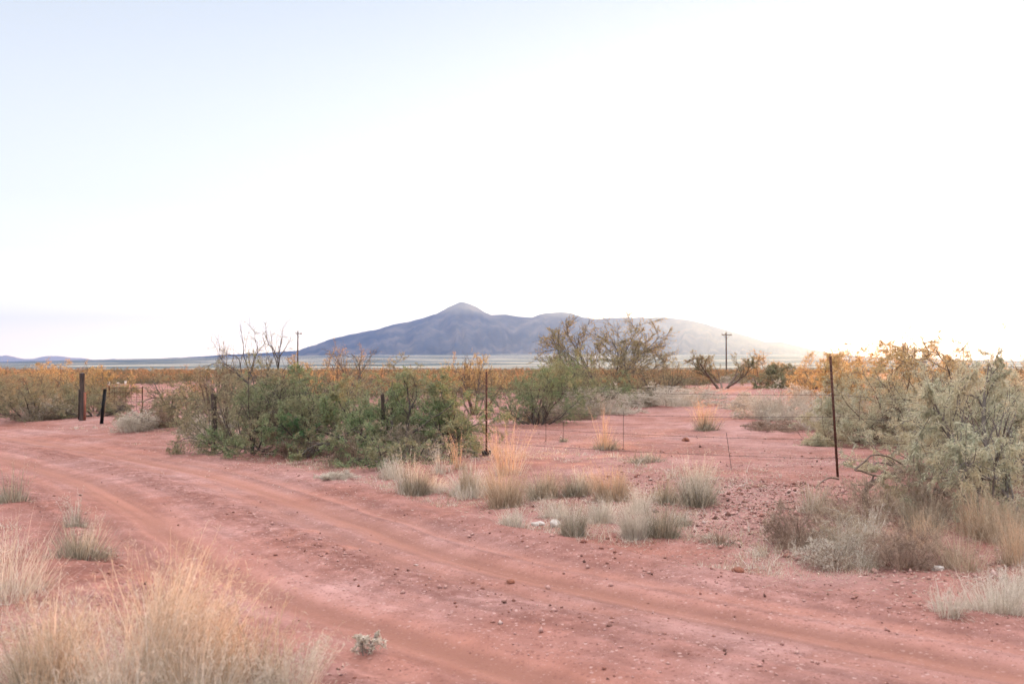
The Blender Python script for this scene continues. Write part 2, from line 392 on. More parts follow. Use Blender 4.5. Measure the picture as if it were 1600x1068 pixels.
def build_far():
    rr = np.geomspace(640, 15500, 120)
    th = np.concatenate([np.radians(np.arange(-42, 42.01, 0.4)), np.radians(np.arange(46, 315, 4.0))])
    Rg, Tg = np.meshgrid(rr, th, indexing='ij')
    X = (Rg * np.sin(Tg)).ravel(); Y = (Rg * np.cos(Tg)).ravel()
    base = 0.36 * (Y > 0)
    Z = plain_h(X, Y) + base - 0.25 * (1 - sstep(640, 720, Rg.ravel()))
    idx = np.arange(Rg.size).reshape(Rg.shape)
    a = idx[:-1]; b = np.roll(a, -1, 1); c = idx[1:]; d = np.roll(c, -1, 1)
    o = mesh_np('plain', np.stack([X, Y, Z], 1), [np.stack([a, c, d, b], -1).reshape(-1, 4)], [M['plain']], smooth=True)
    tag(o, 'pale dry grassland plain sloping up to the mountain foot', 'plain', kind='structure')
    # mountain
    px = np.arange(-300, 2000, 3.0); v = np.concatenate([np.linspace(-1, 0, 90), np.linspace(0.03, 1, 26)])
    Vg, Pg = np.meshgrid(v, px, indexing='ij')
    yy = np.interp(Pg, RIDGE[:, 0], RIDGE[:, 1]) + 1.6 * (fbm(Pg / 9.0, Pg * 0 + 3, 3) - 0.5) * np.clip((570 - np.interp(Pg, RIDGE[:, 0], RIDGE[:, 1])) / 25, 0, 1)
    H = (HORIZON - yy) / F * DM
    Y = DM + np.where(Vg < 0, Vg * 3600, Vg * 3000)
    prof = (1 - np.abs(Vg)) ** 1.75
    warp = 22 * (fbm(Pg / 90, Vg * 2.5, 3) - 0.5)
    rid = 1 - np.abs(2 * fbm((Pg + warp) / 46, Vg * 1.1 + 7, 4) - 1)
    rid2 = 1 - np.abs(2 * fbm((Pg + warp) / 15 + 40, Vg * 2.2 + 7, 3) - 1)
    mid = np.clip(4 * prof * (1 - prof), 0, 1)
    Z = H * (prof + mid * (0.42 * (rid - 0.78) + 0.13 * (rid2 - 0.75)))
    X = (Pg - 800) / F * np.maximum(Y, DM * 0.6)
    Z = Z - 25 * (1 - prof) ** 4 * (prof < 0.2)
    idx = np.arange(Pg.size).reshape(Pg.shape)
    Q = np.stack([idx[:-1, :-1], idx[:-1, 1:], idx[1:, 1:], idx[1:, :-1]], -1).reshape(-1, 4)
    o = mesh_np('mountain', np.stack([X.ravel(), Y.ravel(), Z.ravel()], 1), [Q], [M['mountain']], smooth=True)
    tag(o, 'blue hazy mountain with a pointed summit above the plain', 'mountain', kind='structure')
    # far range beyond
    D2 = 14600.0
    R2 = np.array([(-500, 560), (-200, 557), (-60, 560), (0, 556), (10, 554.5), (22, 557), (38, 560.5), (52, 560), (62, 557.5), (75, 555.5), (95, 556), (112, 558.5), (130, 559), (150, 562.5), (163, 563), (176, 559.5), (190, 562.5), (230, 565), (330, 569), (1250, 571), (1420, 566), (1500, 563), (1650, 560), (2000, 558)], float)
    px = np.arange(-450, 2000, 4.0); v = np.linspace(-1, 1, 21)
    Vg, Pg = np.meshgrid(v, px, indexing='ij')
    H = (HORIZON - np.interp(Pg, R2[:, 0], R2[:, 1])) / F * D2
    Y = D2 + Vg * 900
    prof = (1 - np.abs(Vg)) ** 1.3
    Z = H * prof * (1 + 0.25 * (fbm(Pg / 14, Vg * 3, 3) - 0.5) * (prof < 0.99)) - 20 * (prof < 0.01)
    X = (Pg - 800) / F * Y
    idx = np.arange(Pg.size).reshape(Pg.shape)
    Q = np.stack([idx[:-1, :-1], idx[:-1, 1:], idx[1:, 1:], idx[1:, :-1]], -1).reshape(-1, 4)
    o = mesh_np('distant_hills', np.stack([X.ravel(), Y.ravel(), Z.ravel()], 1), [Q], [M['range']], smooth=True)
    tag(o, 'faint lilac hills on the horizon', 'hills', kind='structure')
build_far()

# ------------------------------------------------------------------ plants
def grow(rnd, p, d, L, K, wander, up):
    pts = [p]; x, y, z = p; dx, dy, dz = d; st = L / K
    for _ in range(K):
        dx += rnd.gauss(0, wander); dy += rnd.gauss(0, wander); dz += rnd.gauss(0, wander) + up
        n = math.sqrt(dx * dx + dy * dy + dz * dz) or 1; dx /= n; dy /= n; dz /= n
        x += dx * st; y += dy * st; z += dz * st
        if z < 0.01: z = 0.01; dz = abs(dz)
        pts.append((x, y, z))
    return pts

def skeleton(seed, stems=7, spread=(0.15, 1.1), kids=(7, 6), ratio=(0.55, 0.45), wander=0.16, up=(0.03, 0.02, -0.02), rad=0.035, start=0.25, K=(9, 6, 5), base_r=0.12, angle=0.9, low=0.25):
    rnd = random.Random(seed); lv = [[], [], []]
    def child_dir(pts, i):
        a = pts[max(i - 1, 0)]; b = pts[min(i + 1, len(pts) - 1)]
        t = Vector((b[0] - a[0], b[1] - a[1], b[2] - a[2])).normalized()
        q = Vector((rnd.gauss(0, 1), rnd.gauss(0, 1), rnd.gauss(0, 0.8)))
        q = (q - t * q.dot(t)).normalized(); an = angle * rnd.uniform(0.5, 1.25)
        return tuple(t * math.cos(an) + q * math.sin(an))
    for i in range(stems):
        az = 2 * PI * (i + rnd.uniform(-0.35, 0.35)) / stems; ti = rnd.uniform(*spread)
        d = (math.sin(ti) * math.cos(az), math.sin(ti) * math.sin(az), math.cos(ti))
        p = (base_r * math.cos(az) * rnd.random(), base_r * math.sin(az) * rnd.random(), -0.04)
        L = rnd.uniform(0.75, 1.15)
        pts = grow(rnd, p, d, L, K[0], wander, up[0])
        r = [rad * rnd.uniform(0.7, 1.2) * (1 - 0.85 * k / K[0]) for k in range(K[0] + 1)]
        lv[0].append((pts, r))
        for j in range(kids[0]):
            t = start + (1 - start) * ((j + rnd.random()) / kids[0]); k = min(int(t * K[0]), K[0] - 1); fr = t * K[0] - k
            q = tuple(pts[k][c] * (1 - fr) + pts[k + 1][c] * fr for c in range(3))
            L1 = L * ratio[0] * (1.15 - 0.6 * t) * rnd.uniform(0.6, 1.25)
            p1 = grow(rnd, q, child_dir(pts, k), L1, K[1], wander * 1.15, up[1])
            r1 = [r[k] * 0.55 * (1 - 0.8 * m / K[1]) for m in range(K[1] + 1)]
            lv[1].append((p1, r1))
            for h in range(kids[1]):
                t2 = 0.15 + 0.85 * ((h + rnd.random()) / kids[1]); k2 = min(int(t2 * K[1]), K[1] - 1)
                L2 = L1 * ratio[1] * rnd.uniform(0.55, 1.3) * (1.1 - 0.4 * t2)
                p2 = grow(rnd, p1[k2], child_dir(p1, k2), L2, K[2], wander * 1.2, up[2])
                r2 = [max(r1[k2] * 0.55, 0.002) * (1 - 0.7 * m / K[2]) for m in range(K[2] + 1)]
                lv[2].append((p2, r2))
    return [(np.array([p for p, _ in l]), np.array([r for _, r in l])) for l in lv]

def fit(sk, w, h, dd=None, dome=0.6):
    allp = np.concatenate([p.reshape(-1, 3) for p, _ in sk])
    ex = np.percentile(np.abs(allp[:, 0]), 90); ey = np.percentile(np.abs(allp[:, 1]), 90); ez = np.percentile(allp[:, 2], 98)
    sc = np.array([w / 2 / ex, (dd or w) / 2 / ey, h / ez])
    rs = (sc[0] + sc[2]) / 2; out = []
    for p, r in sk:
        p = p * sc; q = np.sqrt((p[..., 0] / (w * 0.5)) ** 2 + (p[..., 1] / ((dd or w) * 0.5)) ** 2 + (np.maximum(p[..., 2], 0) / h) ** 2)
        k = np.where(q > 0.9, (0.9 + dome * (q - 0.9)) / np.maximum(q, 1e-6), 1.0)
        out.append((p * k[..., None], r * min(rs, 1.6)))
    return out

def leaves(P, T, l, w, rng, droop=0.25, out=0.9, along=0.5):
    n = len(P)
    d = rng.normal(size=(n, 3)) * out + T * along; d[:, 2] -= droop
    d /= np.linalg.norm(d, axis=1, keepdims=True) + 1e-9
    s = np.cross(d, rng.normal(size=(n, 3))); s /= np.linalg.norm(s, axis=1, keepdims=True) + 1e-9
    ll = l * rng.uniform(0.6, 1.35, (n, 1)); ww = w * rng.uniform(0.7, 1.3, (n, 1))
    sag = np.zeros((n, 3)); sag[:, 2] = -0.12 * ll[:, 0]
    V = np.stack([P, P + d * ll * 0.5 + s * ww, P + d * ll + sag, P + d * ll * 0.5 - s * ww], 1).reshape(-1, 3)
    return V, np.arange(4 * n).reshape(n, 4)

def sample_line(P, per, rng, lo=0.1):
    n, K, _ = P.shape
    t = lo + (0.999 - lo) * rng.random((n, per)); k = np.minimum((t * (K - 1)).astype(int), K - 2); f = (t * (K - 1) - k)[..., None]
    i = np.arange(n)[:, None]
    A = P[i, k]; B = P[i, k + 1]; T = B - A; T /= np.linalg.norm(T, axis=2, keepdims=True) + 1e-9
    return (A + (B - A) * f).reshape(-1, 3), T.reshape(-1, 3)

def plant(name, loc, label, cat, w, h, seed, leaf='leaf_green', bark='bark', per=26, leaf_l=0.055, leaf_w=0.0048, bare=None, keep=1.0, group=None, droop=0.25, parts=('branches', 'foliage'), dd=None, sk=None, lean=None, per1=6, twig_r=0.0024, out=0.9, leaf2=None, dome=0.6):
    rng = np.random.default_rng(seed)
    s = fit(skeleton(seed, **(sk or {})), w * 1.28, h * 1.08, dd, dome)
    if lean is not None:
        for p, _ in s: p[:, :, 0] += lean[0] * p[:, :, 2]; p[:, :, 1] += lean[1] * p[:, :, 2]
    root = empty(name, loc, label, cat, group, 0)
    mb = MB()
    mb.add(*tubes(s[0][0], np.maximum(s[0][1], twig_r * 1.8), 6)); mb.add(*tubes(s[1][0], np.maximum(s[1][1], twig_r * 1.2), 4)); mb.add(*tubes(s[2][0], np.maximum(s[2][1], twig_r * 0.7), 3))
    mb.build(parts[0], [M[bark]], root, smooth=True)
    if per:
        A, TA = sample_line(s[2][0], int(per * 1.25), rng); B, TB = sample_line(s[1][0], per1, rng, 0.35)
        P = np.concatenate([A, B]); T = np.concatenate([TA, TB])
        k = rng.random(len(P)) < keep
        # foliage comes and goes in patches through the crown
        cl = fbm(P[:, 0] * 1.9 + seed, P[:, 1] * 1.9 + P[:, 2] * 2.3, 3)
        k &= cl > 0.36
        if bare is not None:
            k &= rng.random(len(P)) > sstep(bare[0], bare[1], P[:, 2] / h) * bare[2]
        P = P[k]; T = T[k]
        if len(P):
            V, Q = leaves(P, T, leaf_l, leaf_w, rng, droop, out=out)
            mats = [M[leaf]] + ([M[leaf2]] if leaf2 else [])
            mi = None
            if leaf2:
                mi = (rng.random(len(P)) < sstep(0.45, 0.95, P[:, 2] / h) * 0.85).astype(int)  # upper leaves get second colour: gold paints sunlit tops, yellow is real leaf colour
            mesh_np(parts[1], V, [Q], mats, midx=mi, parent=root)
    return root

def blades(n, h, rbase, rng, tilt=0.35, curl=0.5, width=0.003, hvar=0.5, K=4, out=0.8, sub=7):
    ca = rng.uniform(0, 2 * PI, sub); cr = rbase * np.sqrt(rng.random(sub)); ch = rng.uniform(0.42, 1.0, sub); ch[:2] = 1
    pick = rng.integers(0, sub, n); g = rng.normal(0, rbase * 0.22, (n, 2))
    bx = cr[pick] * np.cos(ca[pick]) + g[:, 0]; by = cr[pick] * np.sin(ca[pick]) + g[:, 1]
    az_p = np.arctan2(by, bx); rad = np.hypot(bx, by); h = h * ch[pick]
    az = np.where(rng.random(n) < out, az_p + rng.normal(0, 0.5, n), rng.uniform(0, 2 * PI, n))
    L = h * (1 - hvar * rng.random(n) ** 0.85)
    t0 = tilt * (0.25 + 0.75 * rad / max(rbase, 1e-6)) * rng.uniform(0.3, 1.25, n); cu = curl * rng.uniform(0.1, 1.2, n)
    P = np.zeros((n, K + 1, 3)); P[:, 0, 0] = rad * np.cos(az_p); P[:, 0, 1] = rad * np.sin(az_p); P[:, 0, 2] = -0.02
    wob = rng.normal(0, 0.16, (n, K)); snap = np.where(rng.random(n) < 0.14, rng.uniform(0.7, 1.7, n), 0); at_k = rng.integers(1, K, n)
    for k in range(K):
        t = t0 + cu * ((k + 0.5) / K) ** 1.4 + np.where(k >= at_k, snap, 0); a = az + wob[:, k]
        P[:, k + 1, 0] = P[:, k, 0] + np.sin(t) * np.cos(a) * L / K
        P[:, k + 1, 1] = P[:, k, 1] + np.sin(t) * np.sin(a) * L / K
        P[:, k + 1, 2] = np.maximum(P[:, k, 2] + np.cos(t) * L / K, 0.003)
    sa = az + PI / 2 + rng.normal(0, 0.7, n)
    S = np.stack([np.cos(sa), np.sin(sa), np.zeros(n)], 1)
    W = width * rng.uniform(0.6, 1.3, n)[:, None] * (1 - 0.8 * np.linspace(0, 1, K + 1) ** 1.5)[None, :]
    V = np.stack([P - S[:, None, :] * W[..., None], P + S[:, None, :] * W[..., None]], 2).reshape(-1, 3)
    i = np.arange(n * (K + 1) * 2).reshape(n, K + 1, 2)
    Q = np.stack([i[:, :-1, 0], i[:, :-1, 1], i[:, 1:, 1], i[:, 1:, 0]], -1).reshape(-1, 4)
    return V, Q, P

def plumes(P, rng, per=9, l=0.035, w=0.0018, lo=0.6):
    A, T = sample_line(P, per, rng, lo)
    return leaves(A, T, l, w, rng, droop=0.1, out=0.55, along=0.9)

# ------------------------------------------------------------------ sky, sun, camera
SUN_AZ = math.radians(20.0); SUN_EL = math.radians(2.4)
w = bpy.data.worlds.new('World'); scene.world = w; w.use_nodes = True
nt = w.node_tree; nt.nodes.clear()
sky = nt.nodes.new('ShaderNodeTexSky'); sky.sky_type = 'NISHITA'; sky.sun_disc = False
sky.sun_elevation = SUN_EL; sky.sun_rotation = SUN_AZ; sky.air_density = 1.0; sky.dust_density = 0.8; sky.ozone_density = 1.0; sky.altitude = 1300
hs = nt.nodes.new('ShaderNodeHueSaturation'); hs.inputs['Saturation'].default_value = 0.6; hs.inputs['Value'].default_value = 0.6
# added sky glow by height: overhead fill for the ground, cream lift at horizon
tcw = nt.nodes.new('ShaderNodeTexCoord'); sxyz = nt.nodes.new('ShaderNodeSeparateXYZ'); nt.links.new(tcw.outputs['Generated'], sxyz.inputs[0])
sky_fill = ramp(nt, sxyz.outputs[2], [(0.0, (0.58, 0.47, 0.36)), (0.045, (0.40, 0.35, 0.29)), (0.07, (0.29, 0.272, 0.245)), (0.11, (0.20, 0.195, 0.186)), (0.16, (0.162, 0.161, 0.160)), (0.36, (0.106, 0.113, 0.123)), (0.5, (0.22, 0.225, 0.24)), (0.8, (0.70, 0.69, 0.68))])
bg = nt.nodes.new('ShaderNodeBackground'); bg.inputs[1].default_value = 0.05
wo = nt.nodes.new('ShaderNodeOutputWorld')
bg2 = nt.nodes.new('ShaderNodeBackground'); bg2.inputs[1].default_value = 1.0; nt.links.new(sky_fill, bg2.inputs[0])
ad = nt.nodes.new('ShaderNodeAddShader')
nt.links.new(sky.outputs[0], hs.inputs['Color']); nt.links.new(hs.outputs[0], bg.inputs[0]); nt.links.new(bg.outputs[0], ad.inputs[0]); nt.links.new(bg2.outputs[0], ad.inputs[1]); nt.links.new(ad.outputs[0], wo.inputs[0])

sd = Vector((math.sin(SUN_AZ) * math.cos(SUN_EL), math.cos(SUN_AZ) * math.cos(SUN_EL), math.sin(SUN_EL)))
sl = bpy.data.lights.new('sun', 'SUN'); sl.energy = 5.0; sl.angle = math.radians(0.53); sl.color = (1.0, 0.375, 0.085)
so = bpy.data.objects.new('sun', sl); COL.objects.link(so); so.rotation_euler = sd.to_track_quat('Z', 'Y').to_euler(); so.location = (0, 0, 30)

cam = bpy.data.cameras.new('camera'); co = bpy.data.objects.new('camera', cam); COL.objects.link(co)
cam.sensor_width = 36; cam.lens = 35; cam.clip_start = 0.05; cam.clip_end = 80000
co.location = (0, 0, CAM_Z); co.rotation_euler = (PI / 2 + PITCH, 0, 0)
cam.dof.use_dof = True; cam.dof.focus_distance = 15.0; cam.dof.aperture_fstop = 2.6
scene.camera = co
scene.view_settings.view_transform = 'Standard'; scene.view_settings.look = 'None'
scene.view_settings.gamma = 1.0; scene.view_settings.exposure = 2.42
scene.cycles.volume_bounces = 0; scene.cycles.max_bounces = 6; scene.cycles.transparent_max_bounces = 8
scene.cycles.diffuse_bounces = 3

def haze(density, col, g):
    V, Q = box(-16000, 16000, -16000, 16000, -15, 830)
    m, nt, out = newmat('haze')
    v = nt.nodes.new('ShaderNodeVolumePrincipled'); v.inputs['Color'].default_value = (*col, 1); v.inputs['Density'].default_value = density; v.inputs['Anisotropy'].default_value = g
    nt.links.new(v.outputs[0], out.inputs['Volume'])
    o = mesh_np('haze', V, [Q], [m]); tag(o, 'pale dusty evening haze over the plain', 'haze', kind='stuff')
haze(7.6e-5, (0.132, 0.285, 0.77), 0.68)

#PLANTS#
# ------------------------------------------------------------------ placed things
def spot(px, base, top, wpx, d=None):
    x, y, z = at(px, base, d)
    return (x, y, z - 0.01), wpx / F * y, max(top_z(top, y) - z, 0.05)

SK_BUSH = dict(stems=13, spread=(0.15, 1.45), kids=(9, 8), ratio=(0.55, 0.55), rad=0.012, start=0.15, up=(0.0, -0.01, -0.03))
SK_OPEN = dict(stems=9, spread=(0.15, 1.25), kids=(9, 7), ratio=(0.6, 0.55), rad=0.018, wander=0.2, start=0.2, up=(0.01, 0.0, -0.02))
SK_VASE = dict(stems=9, spread=(0.15, 1.05), kids=(8, 8), ratio=(0.5, 0.5), rad=0.026, wander=0.15, up=(0.01, 0.03, 0.02), angle=0.65, start=0.3)
SK_LEAN = dict(stems=8, spread=(0.3, 1.45), kids=(10, 8), ratio=(0.6, 0.55), rad=0.026, wander=0.22, start=0.2, up=(0.0, 0.0, -0.04))

BUSHES = [
 # px, base, top, width, depth, name, label, category, keyword options
 (395, 676, 572, 175, 19.6, 'mesquite_bush', 'grey-green mesquite bush under the two tall bare leaning stems', 'bush', dict(seed=1, sk=SK_BUSH, per=26, leaf='leaf_olive')),
 (480, 706, 583, 165, None, 'mesquite_bush', 'dense dark green mesquite bush behind the pale fresh green sprout', 'bush', dict(seed=2, sk=SK_BUSH, per=34)),
 (610, 716, 588, 215, None, 'mesquite_bush', 'green mesquite bush with one thick dark trunk leaning low over dry grass', 'bush', dict(seed=3, sk=SK_LEAN, per=32)),
 (690, 702, 592, 150, None, 'mesquite_bush', 'bright green mesquite bush close behind the steel fence post with a foot plate', 'bush', dict(seed=4, sk=SK_BUSH, per=32)),
 (580, 712, 594, 130, None, 'mesquite_bush', 'low green mesquite wedged beside the thick leaning trunk', 'bush', dict(seed=27, sk=SK_BUSH, per=34)),
 (425, 692, 590, 130, None, 'mesquite_bush', 'green mesquite between the pale grass mound and the fresh green sprout', 'bush', dict(seed=28, sk=SK_BUSH, per=32)),
 (545, 668, 556, 190, 20.5, 'mesquite_bush', 'twiggy olive mesquite bush behind the leaning trunk, its bare tips above the plain', 'bush', dict(seed=5, sk=SK_OPEN, per=20, leaf='leaf_olive', bare=(0.6, 0.95, 0.9))),
 (640, 660, 572, 150, 23.0, 'mesquite_bush', 'loose olive mesquite bush in the gap behind the bright green one', 'bush', dict(seed=6, sk=SK_OPEN, per=22, leaf='leaf_olive')),
 (272, 664, 590, 120, None, 'mesquite_bush', 'low spreading mesquite with dark crooked limbs beside the pale grass mound', 'bush', dict(seed=7, sk=SK_LEAN, per=24, leaf='leaf_olive')),
 (335, 655, 580, 110, 26.0, 'mesquite_bush', 'dull green bush hiding the dark wooden fence post', 'bush', dict(seed=8, sk=SK_BUSH, per=22, leaf='leaf_olive')),
 (740, 640, 553, 75, 33.0, 'thorn_bush', 'twiggy orange-brown bush standing up behind the middle steel post', 'bush', dict(seed=9, sk=SK_VASE, per=12, leaf='leaf_gold', bark='bark_brown', leaf_l=0.07)),
 (545, 628, 536, 90, 40.0, 'thorn_bush', 'bare purple-brown thorn bush showing against the mountain foot', 'bush', dict(seed=10, sk=SK_VASE, per=5, leaf='leaf_gold', bark='bark_brown')),
 (838, 652, 568, 120, 27.0, 'mesquite_bush', 'round green mesquite just past the middle steel post', 'bush', dict(seed=11, sk=SK_BUSH, per=28)),
 (905, 632, 552, 120, 34.0, 'mesquite_bush', 'dark green mesquite at the foot of the big bare-topped tree', 'bush', dict(seed=12, sk=SK_BUSH, per=26)),
 (1012, 620, 548, 120, 42.0, 'mesquite_bush', 'spreading green mesquite with a yellow top behind white grass', 'bush', dict(seed=13, sk=SK_LEAN, per=24, leaf='leaf_olive', leaf2='leaf_yellow')),
 (1300, 616, 545, 95, 40.0, 'mesquite_bush', 'glowing orange mesquite behind the tilted steel post', 'bush', dict(seed=14, sk=SK_BUSH, per=22, leaf='leaf_gold', bark='bark_brown', leaf_l=0.08)),
 (1405, 696, 548, 190, None, 'mesquite_bush', 'wide golden-tipped mesquite in front of the low sun', 'bush', dict(seed=15, sk=dict(SK_BUSH, stems=17), per=48, leaf='leaf_pale', bark='bark_brown', leaf2='leaf_gold', leaf_l=0.07)),
 (1345, 652, 552, 120, 27.0, 'mesquite_bush', 'golden mesquite between the glowing orange one and the wide golden-tipped one', 'bush', dict(seed=29, sk=SK_BUSH, per=34, leaf='leaf_gold', bark='bark_brown', leaf_l=0.07, leaf_w=0.006)),
 (1430, 668, 546, 150, 24.0, 'mesquite_bush', 'dense golden mesquite right below the sun behind the wide golden-tipped one', 'bush', dict(seed=41, sk=SK_BUSH, per=40, leaf='leaf_pale', leaf2='leaf_gold', bark='bark_brown', leaf_l=0.075, leaf_w=0.006)),
 (1490, 680, 524, 210, 19.5, 'mesquite_bush', 'tall thin golden mesquite behind the pale green ones', 'bush', dict(seed=16, sk=SK_OPEN, per=34, leaf='leaf_pale', leaf2='leaf_gold', bark='bark_brown', twig_r=0.005, leaf_l=0.07, bare=(0.8, 1.0, 0.7))),
 (1510, 748, 580, 180, 14.8, 'mesquite_bush', 'pale green mesquite filling the space behind the arching dead branch', 'bush', dict(seed=26, sk=SK_BUSH, per=44, leaf='leaf_pale', bark='twig_grey', droop=0.5, leaf_l=0.065)),
 (1590, 826, 566, 262, 10.4, 'mesquite_bush', 'big pale green mesquite with drooping sprays over the dry verge', 'bush', dict(seed=17, sk=dict(SK_LEAN, stems=10), per=56, leaf='leaf_pale', bark='twig_grey', droop=0.7, leaf_l=0.06, leaf_w=0.005)),
 (1630, 760, 508, 270, 13.6, 'mesquite_bush', 'tall pale mesquite rising behind the drooping one, cut by the picture edge', 'bush', dict(seed=18, sk=SK_OPEN, per=48, leaf='leaf_pale', bark='bark_brown', twig_r=0.004, droop=0.4, leaf_l=0.065)),
 (45, 656, 588, 120, None, 'saltbush', 'dense grey-green bush at the far bend of the road', 'bush', dict(seed=19, sk=SK_BUSH, per=34, leaf='leaf_olive')),
 (-30, 650, 580, 120, None, 'saltbush', 'grey bush beyond the dense one at the road bend', 'bush', dict(seed=20, sk=SK_BUSH, per=24, leaf='leaf_olive')),
 (90, 640, 566, 95, 36.0, 'mesquite_bush', 'bush with sunlit orange top rising behind the grey-green roadside bush', 'bush', dict(seed=21, sk=SK_OPEN, per=22, leaf='leaf_olive', leaf2='leaf_gold', bark='bark_brown', leaf_l=0.08)),
 (150, 645, 574, 80, 35.0, 'mesquite_bush', 'yellow-orange bush right behind the thick wooden gatepost', 'bush', dict(seed=22, sk=SK_BUSH, per=24, leaf='leaf_olive', leaf2='leaf_gold', bark='bark_brown', leaf_l=0.08)),
 (150, 655, 612, 85, 31.5, 'mesquite_bush', 'low green bush between the wooden gatepost and the short black post', 'bush', dict(seed=23, sk=SK_LEAN, per=26, leaf='leaf_olive')),
 (30, 640, 570, 100, 38.0, 'mesquite_bush', 'rust-orange bush on the horizon above the grey roadside bush', 'bush', dict(seed=24, sk=SK_OPEN, per=20, leaf='leaf_olive', leaf2='leaf_gold', bark='bark_brown', leaf_l=0.08)),
 (1225, 588, 571, 66, 62.0, 'mesquite_bush', 'low dark green mound at the edge of the far red clearing', 'bush', dict(seed=25, sk=SK_BUSH, per=20, leaf='leaf_olive', leaf_l=0.12, leaf_w=0.014)),
]

TREES = [
 (955, 612, 497, 158, 50.0, 'mesquite_tree', 'large vase-shaped mesquite tree with bare upper branches before the mountain', dict(seed=37, sk=dict(SK_VASE, stems=14, rad=0.026, kids=(11, 11), spread=(0.05, 0.85), wander=0.12, start=0.2), per=22, leaf='leaf_olive', leaf2='leaf_yellow', bark='bark', leaf_l=0.09, leaf_w=0.009, keep=0.8, twig_r=0.0075, dome=0.55)),
 (412, 668, 500, 130, 22.5, 'mesquite_tree', 'tall thin mesquite with crossing bare limbs against the sky', dict(seed=32, sk=dict(SK_OPEN, stems=4, spread=(0.15, 0.6), rad=0.026, kids=(7, 6), start=0.4, angle=0.6), per=4, leaf='leaf_yellow', bark='bark', keep=0.6)),
 (360, 672, 548, 95, 21.5, 'mesquite_tree', 'small leafless tree with upswept stems left of the crossing limbs', dict(seed=33, sk=dict(SK_OPEN, stems=5, spread=(0.15, 0.8), angle=0.55), per=5, leaf='leaf_olive', bark='bark_brown', keep=0.6)),
 (1127, 602, 551, 82, 62.0, 'mesquite_tree', 'forked brown tree standing beneath the crossarmed utility pole', dict(seed=34, sk=dict(SK_VASE, stems=5, spread=(0.35, 0.95), rad=0.05), per=26, leaf='leaf_olive', bark='bark_brown', leaf_l=0.10, leaf_w=0.012, twig_r=0.008)),
 (1184, 598, 550, 62, 66.0, 'mesquite_tree', 'twiggy brown tree beside the forked one below the pole', dict(seed=35, sk=dict(SK_VASE, stems=6, spread=(0.1, 0.7)), per=8, leaf='leaf_gold', bark='bark_brown', leaf_l=0.10, leaf_w=0.012, twig_r=0.008)),
 (480, 640, 558, 80, 36.0, 'mesquite_tree', 'sparse brown tree under the lone slim pole', dict(seed=36, sk=SK_VASE, per=7, leaf='leaf_gold', bark='bark_brown', leaf_l=0.08, twig_r=0.005)),
]

FOOT = []
def do_bushes():
    for (px, b, t, wp, d, nm, lab, cat, kw) in BUSHES:
        kw = dict(kw); loc, w_, h_ = spot(px, b, t, wp, d)
        plant(nm, loc, lab, cat, w_, h_, **kw); FOOT.append((loc[0], loc[1], w_ * 0.55))
    for (px, b, t, wp, d, nm, lab, kw) in TREES:
        loc, w_, h_ = spot(px, b, t, wp, d)
        plant(nm, loc, lab, 'tree', w_, h_, parts=('trunk', 'crown'), **kw)
do_bushes()

# ---- grass clumps: basal tuft, stalks, seed plumes
def clump(px, base, top, wpx, label, seed, name='bunchgrass', tuft='grass_grey', stalk='straw', n=(420, 170), tuft_h=0.5, plume=8, tilt=(0.55, 0.3), curl=(0.9, 0.45), d=None, width=(0.0032, 0.0020), cat='grass clump', group=None, spread=1.0, hv=0.45, fluff=0.035):
    rng = np.random.default_rng(seed)
    loc, w_, h_ = spot(px, base, top, wpx, d)
    root = empty(name, loc, label, cat, group)
    wd = max(1.0, loc[1] / 9.0)
    if n[0]:
        V, Q, P = blades(int(n[0] * 2.0), h_ * tuft_h * 1.25, w_ * 0.33, rng, tilt[0] * 1.25, curl[0] * 0.8, width[0] * 0.5 * wd, hvar=0.75, sub=10)
        V[:, :2] *= np.clip(w_ / 2 / max(np.percentile(np.abs(V[:, 0]), 95), 1e-3), 0.5, 1.8)
        V[:, 2] *= h_ * tuft_h / max(np.percentile(P[:, -1, 2], 90), 1e-3)
        mesh_np('basal_tuft', V, [Q], [M[tuft]], parent=root)
    if n[1]:
        V, Q, P = blades(int(n[1] * 1.15), h_ * 1.12, w_ * 0.26, rng, tilt[1] * spread, curl[1] * spread, width[1] * 0.85 * wd, hvar=hv, K=5)
        kz = h_ / max(np.percentile(P[:, -1, 2], 93), 1e-3); V[:, 2] *= kz; P = P * np.array([1, 1, kz])
        mesh_np('stalks', V, [Q], [M[stalk]], parent=root)
        if plume:
            V, Q = plumes(P, rng, plume, fluff, 0.0012 * wd)
            mesh_np('seed_sprays', V, [Q], [M[stalk]], parent=root)
    return root

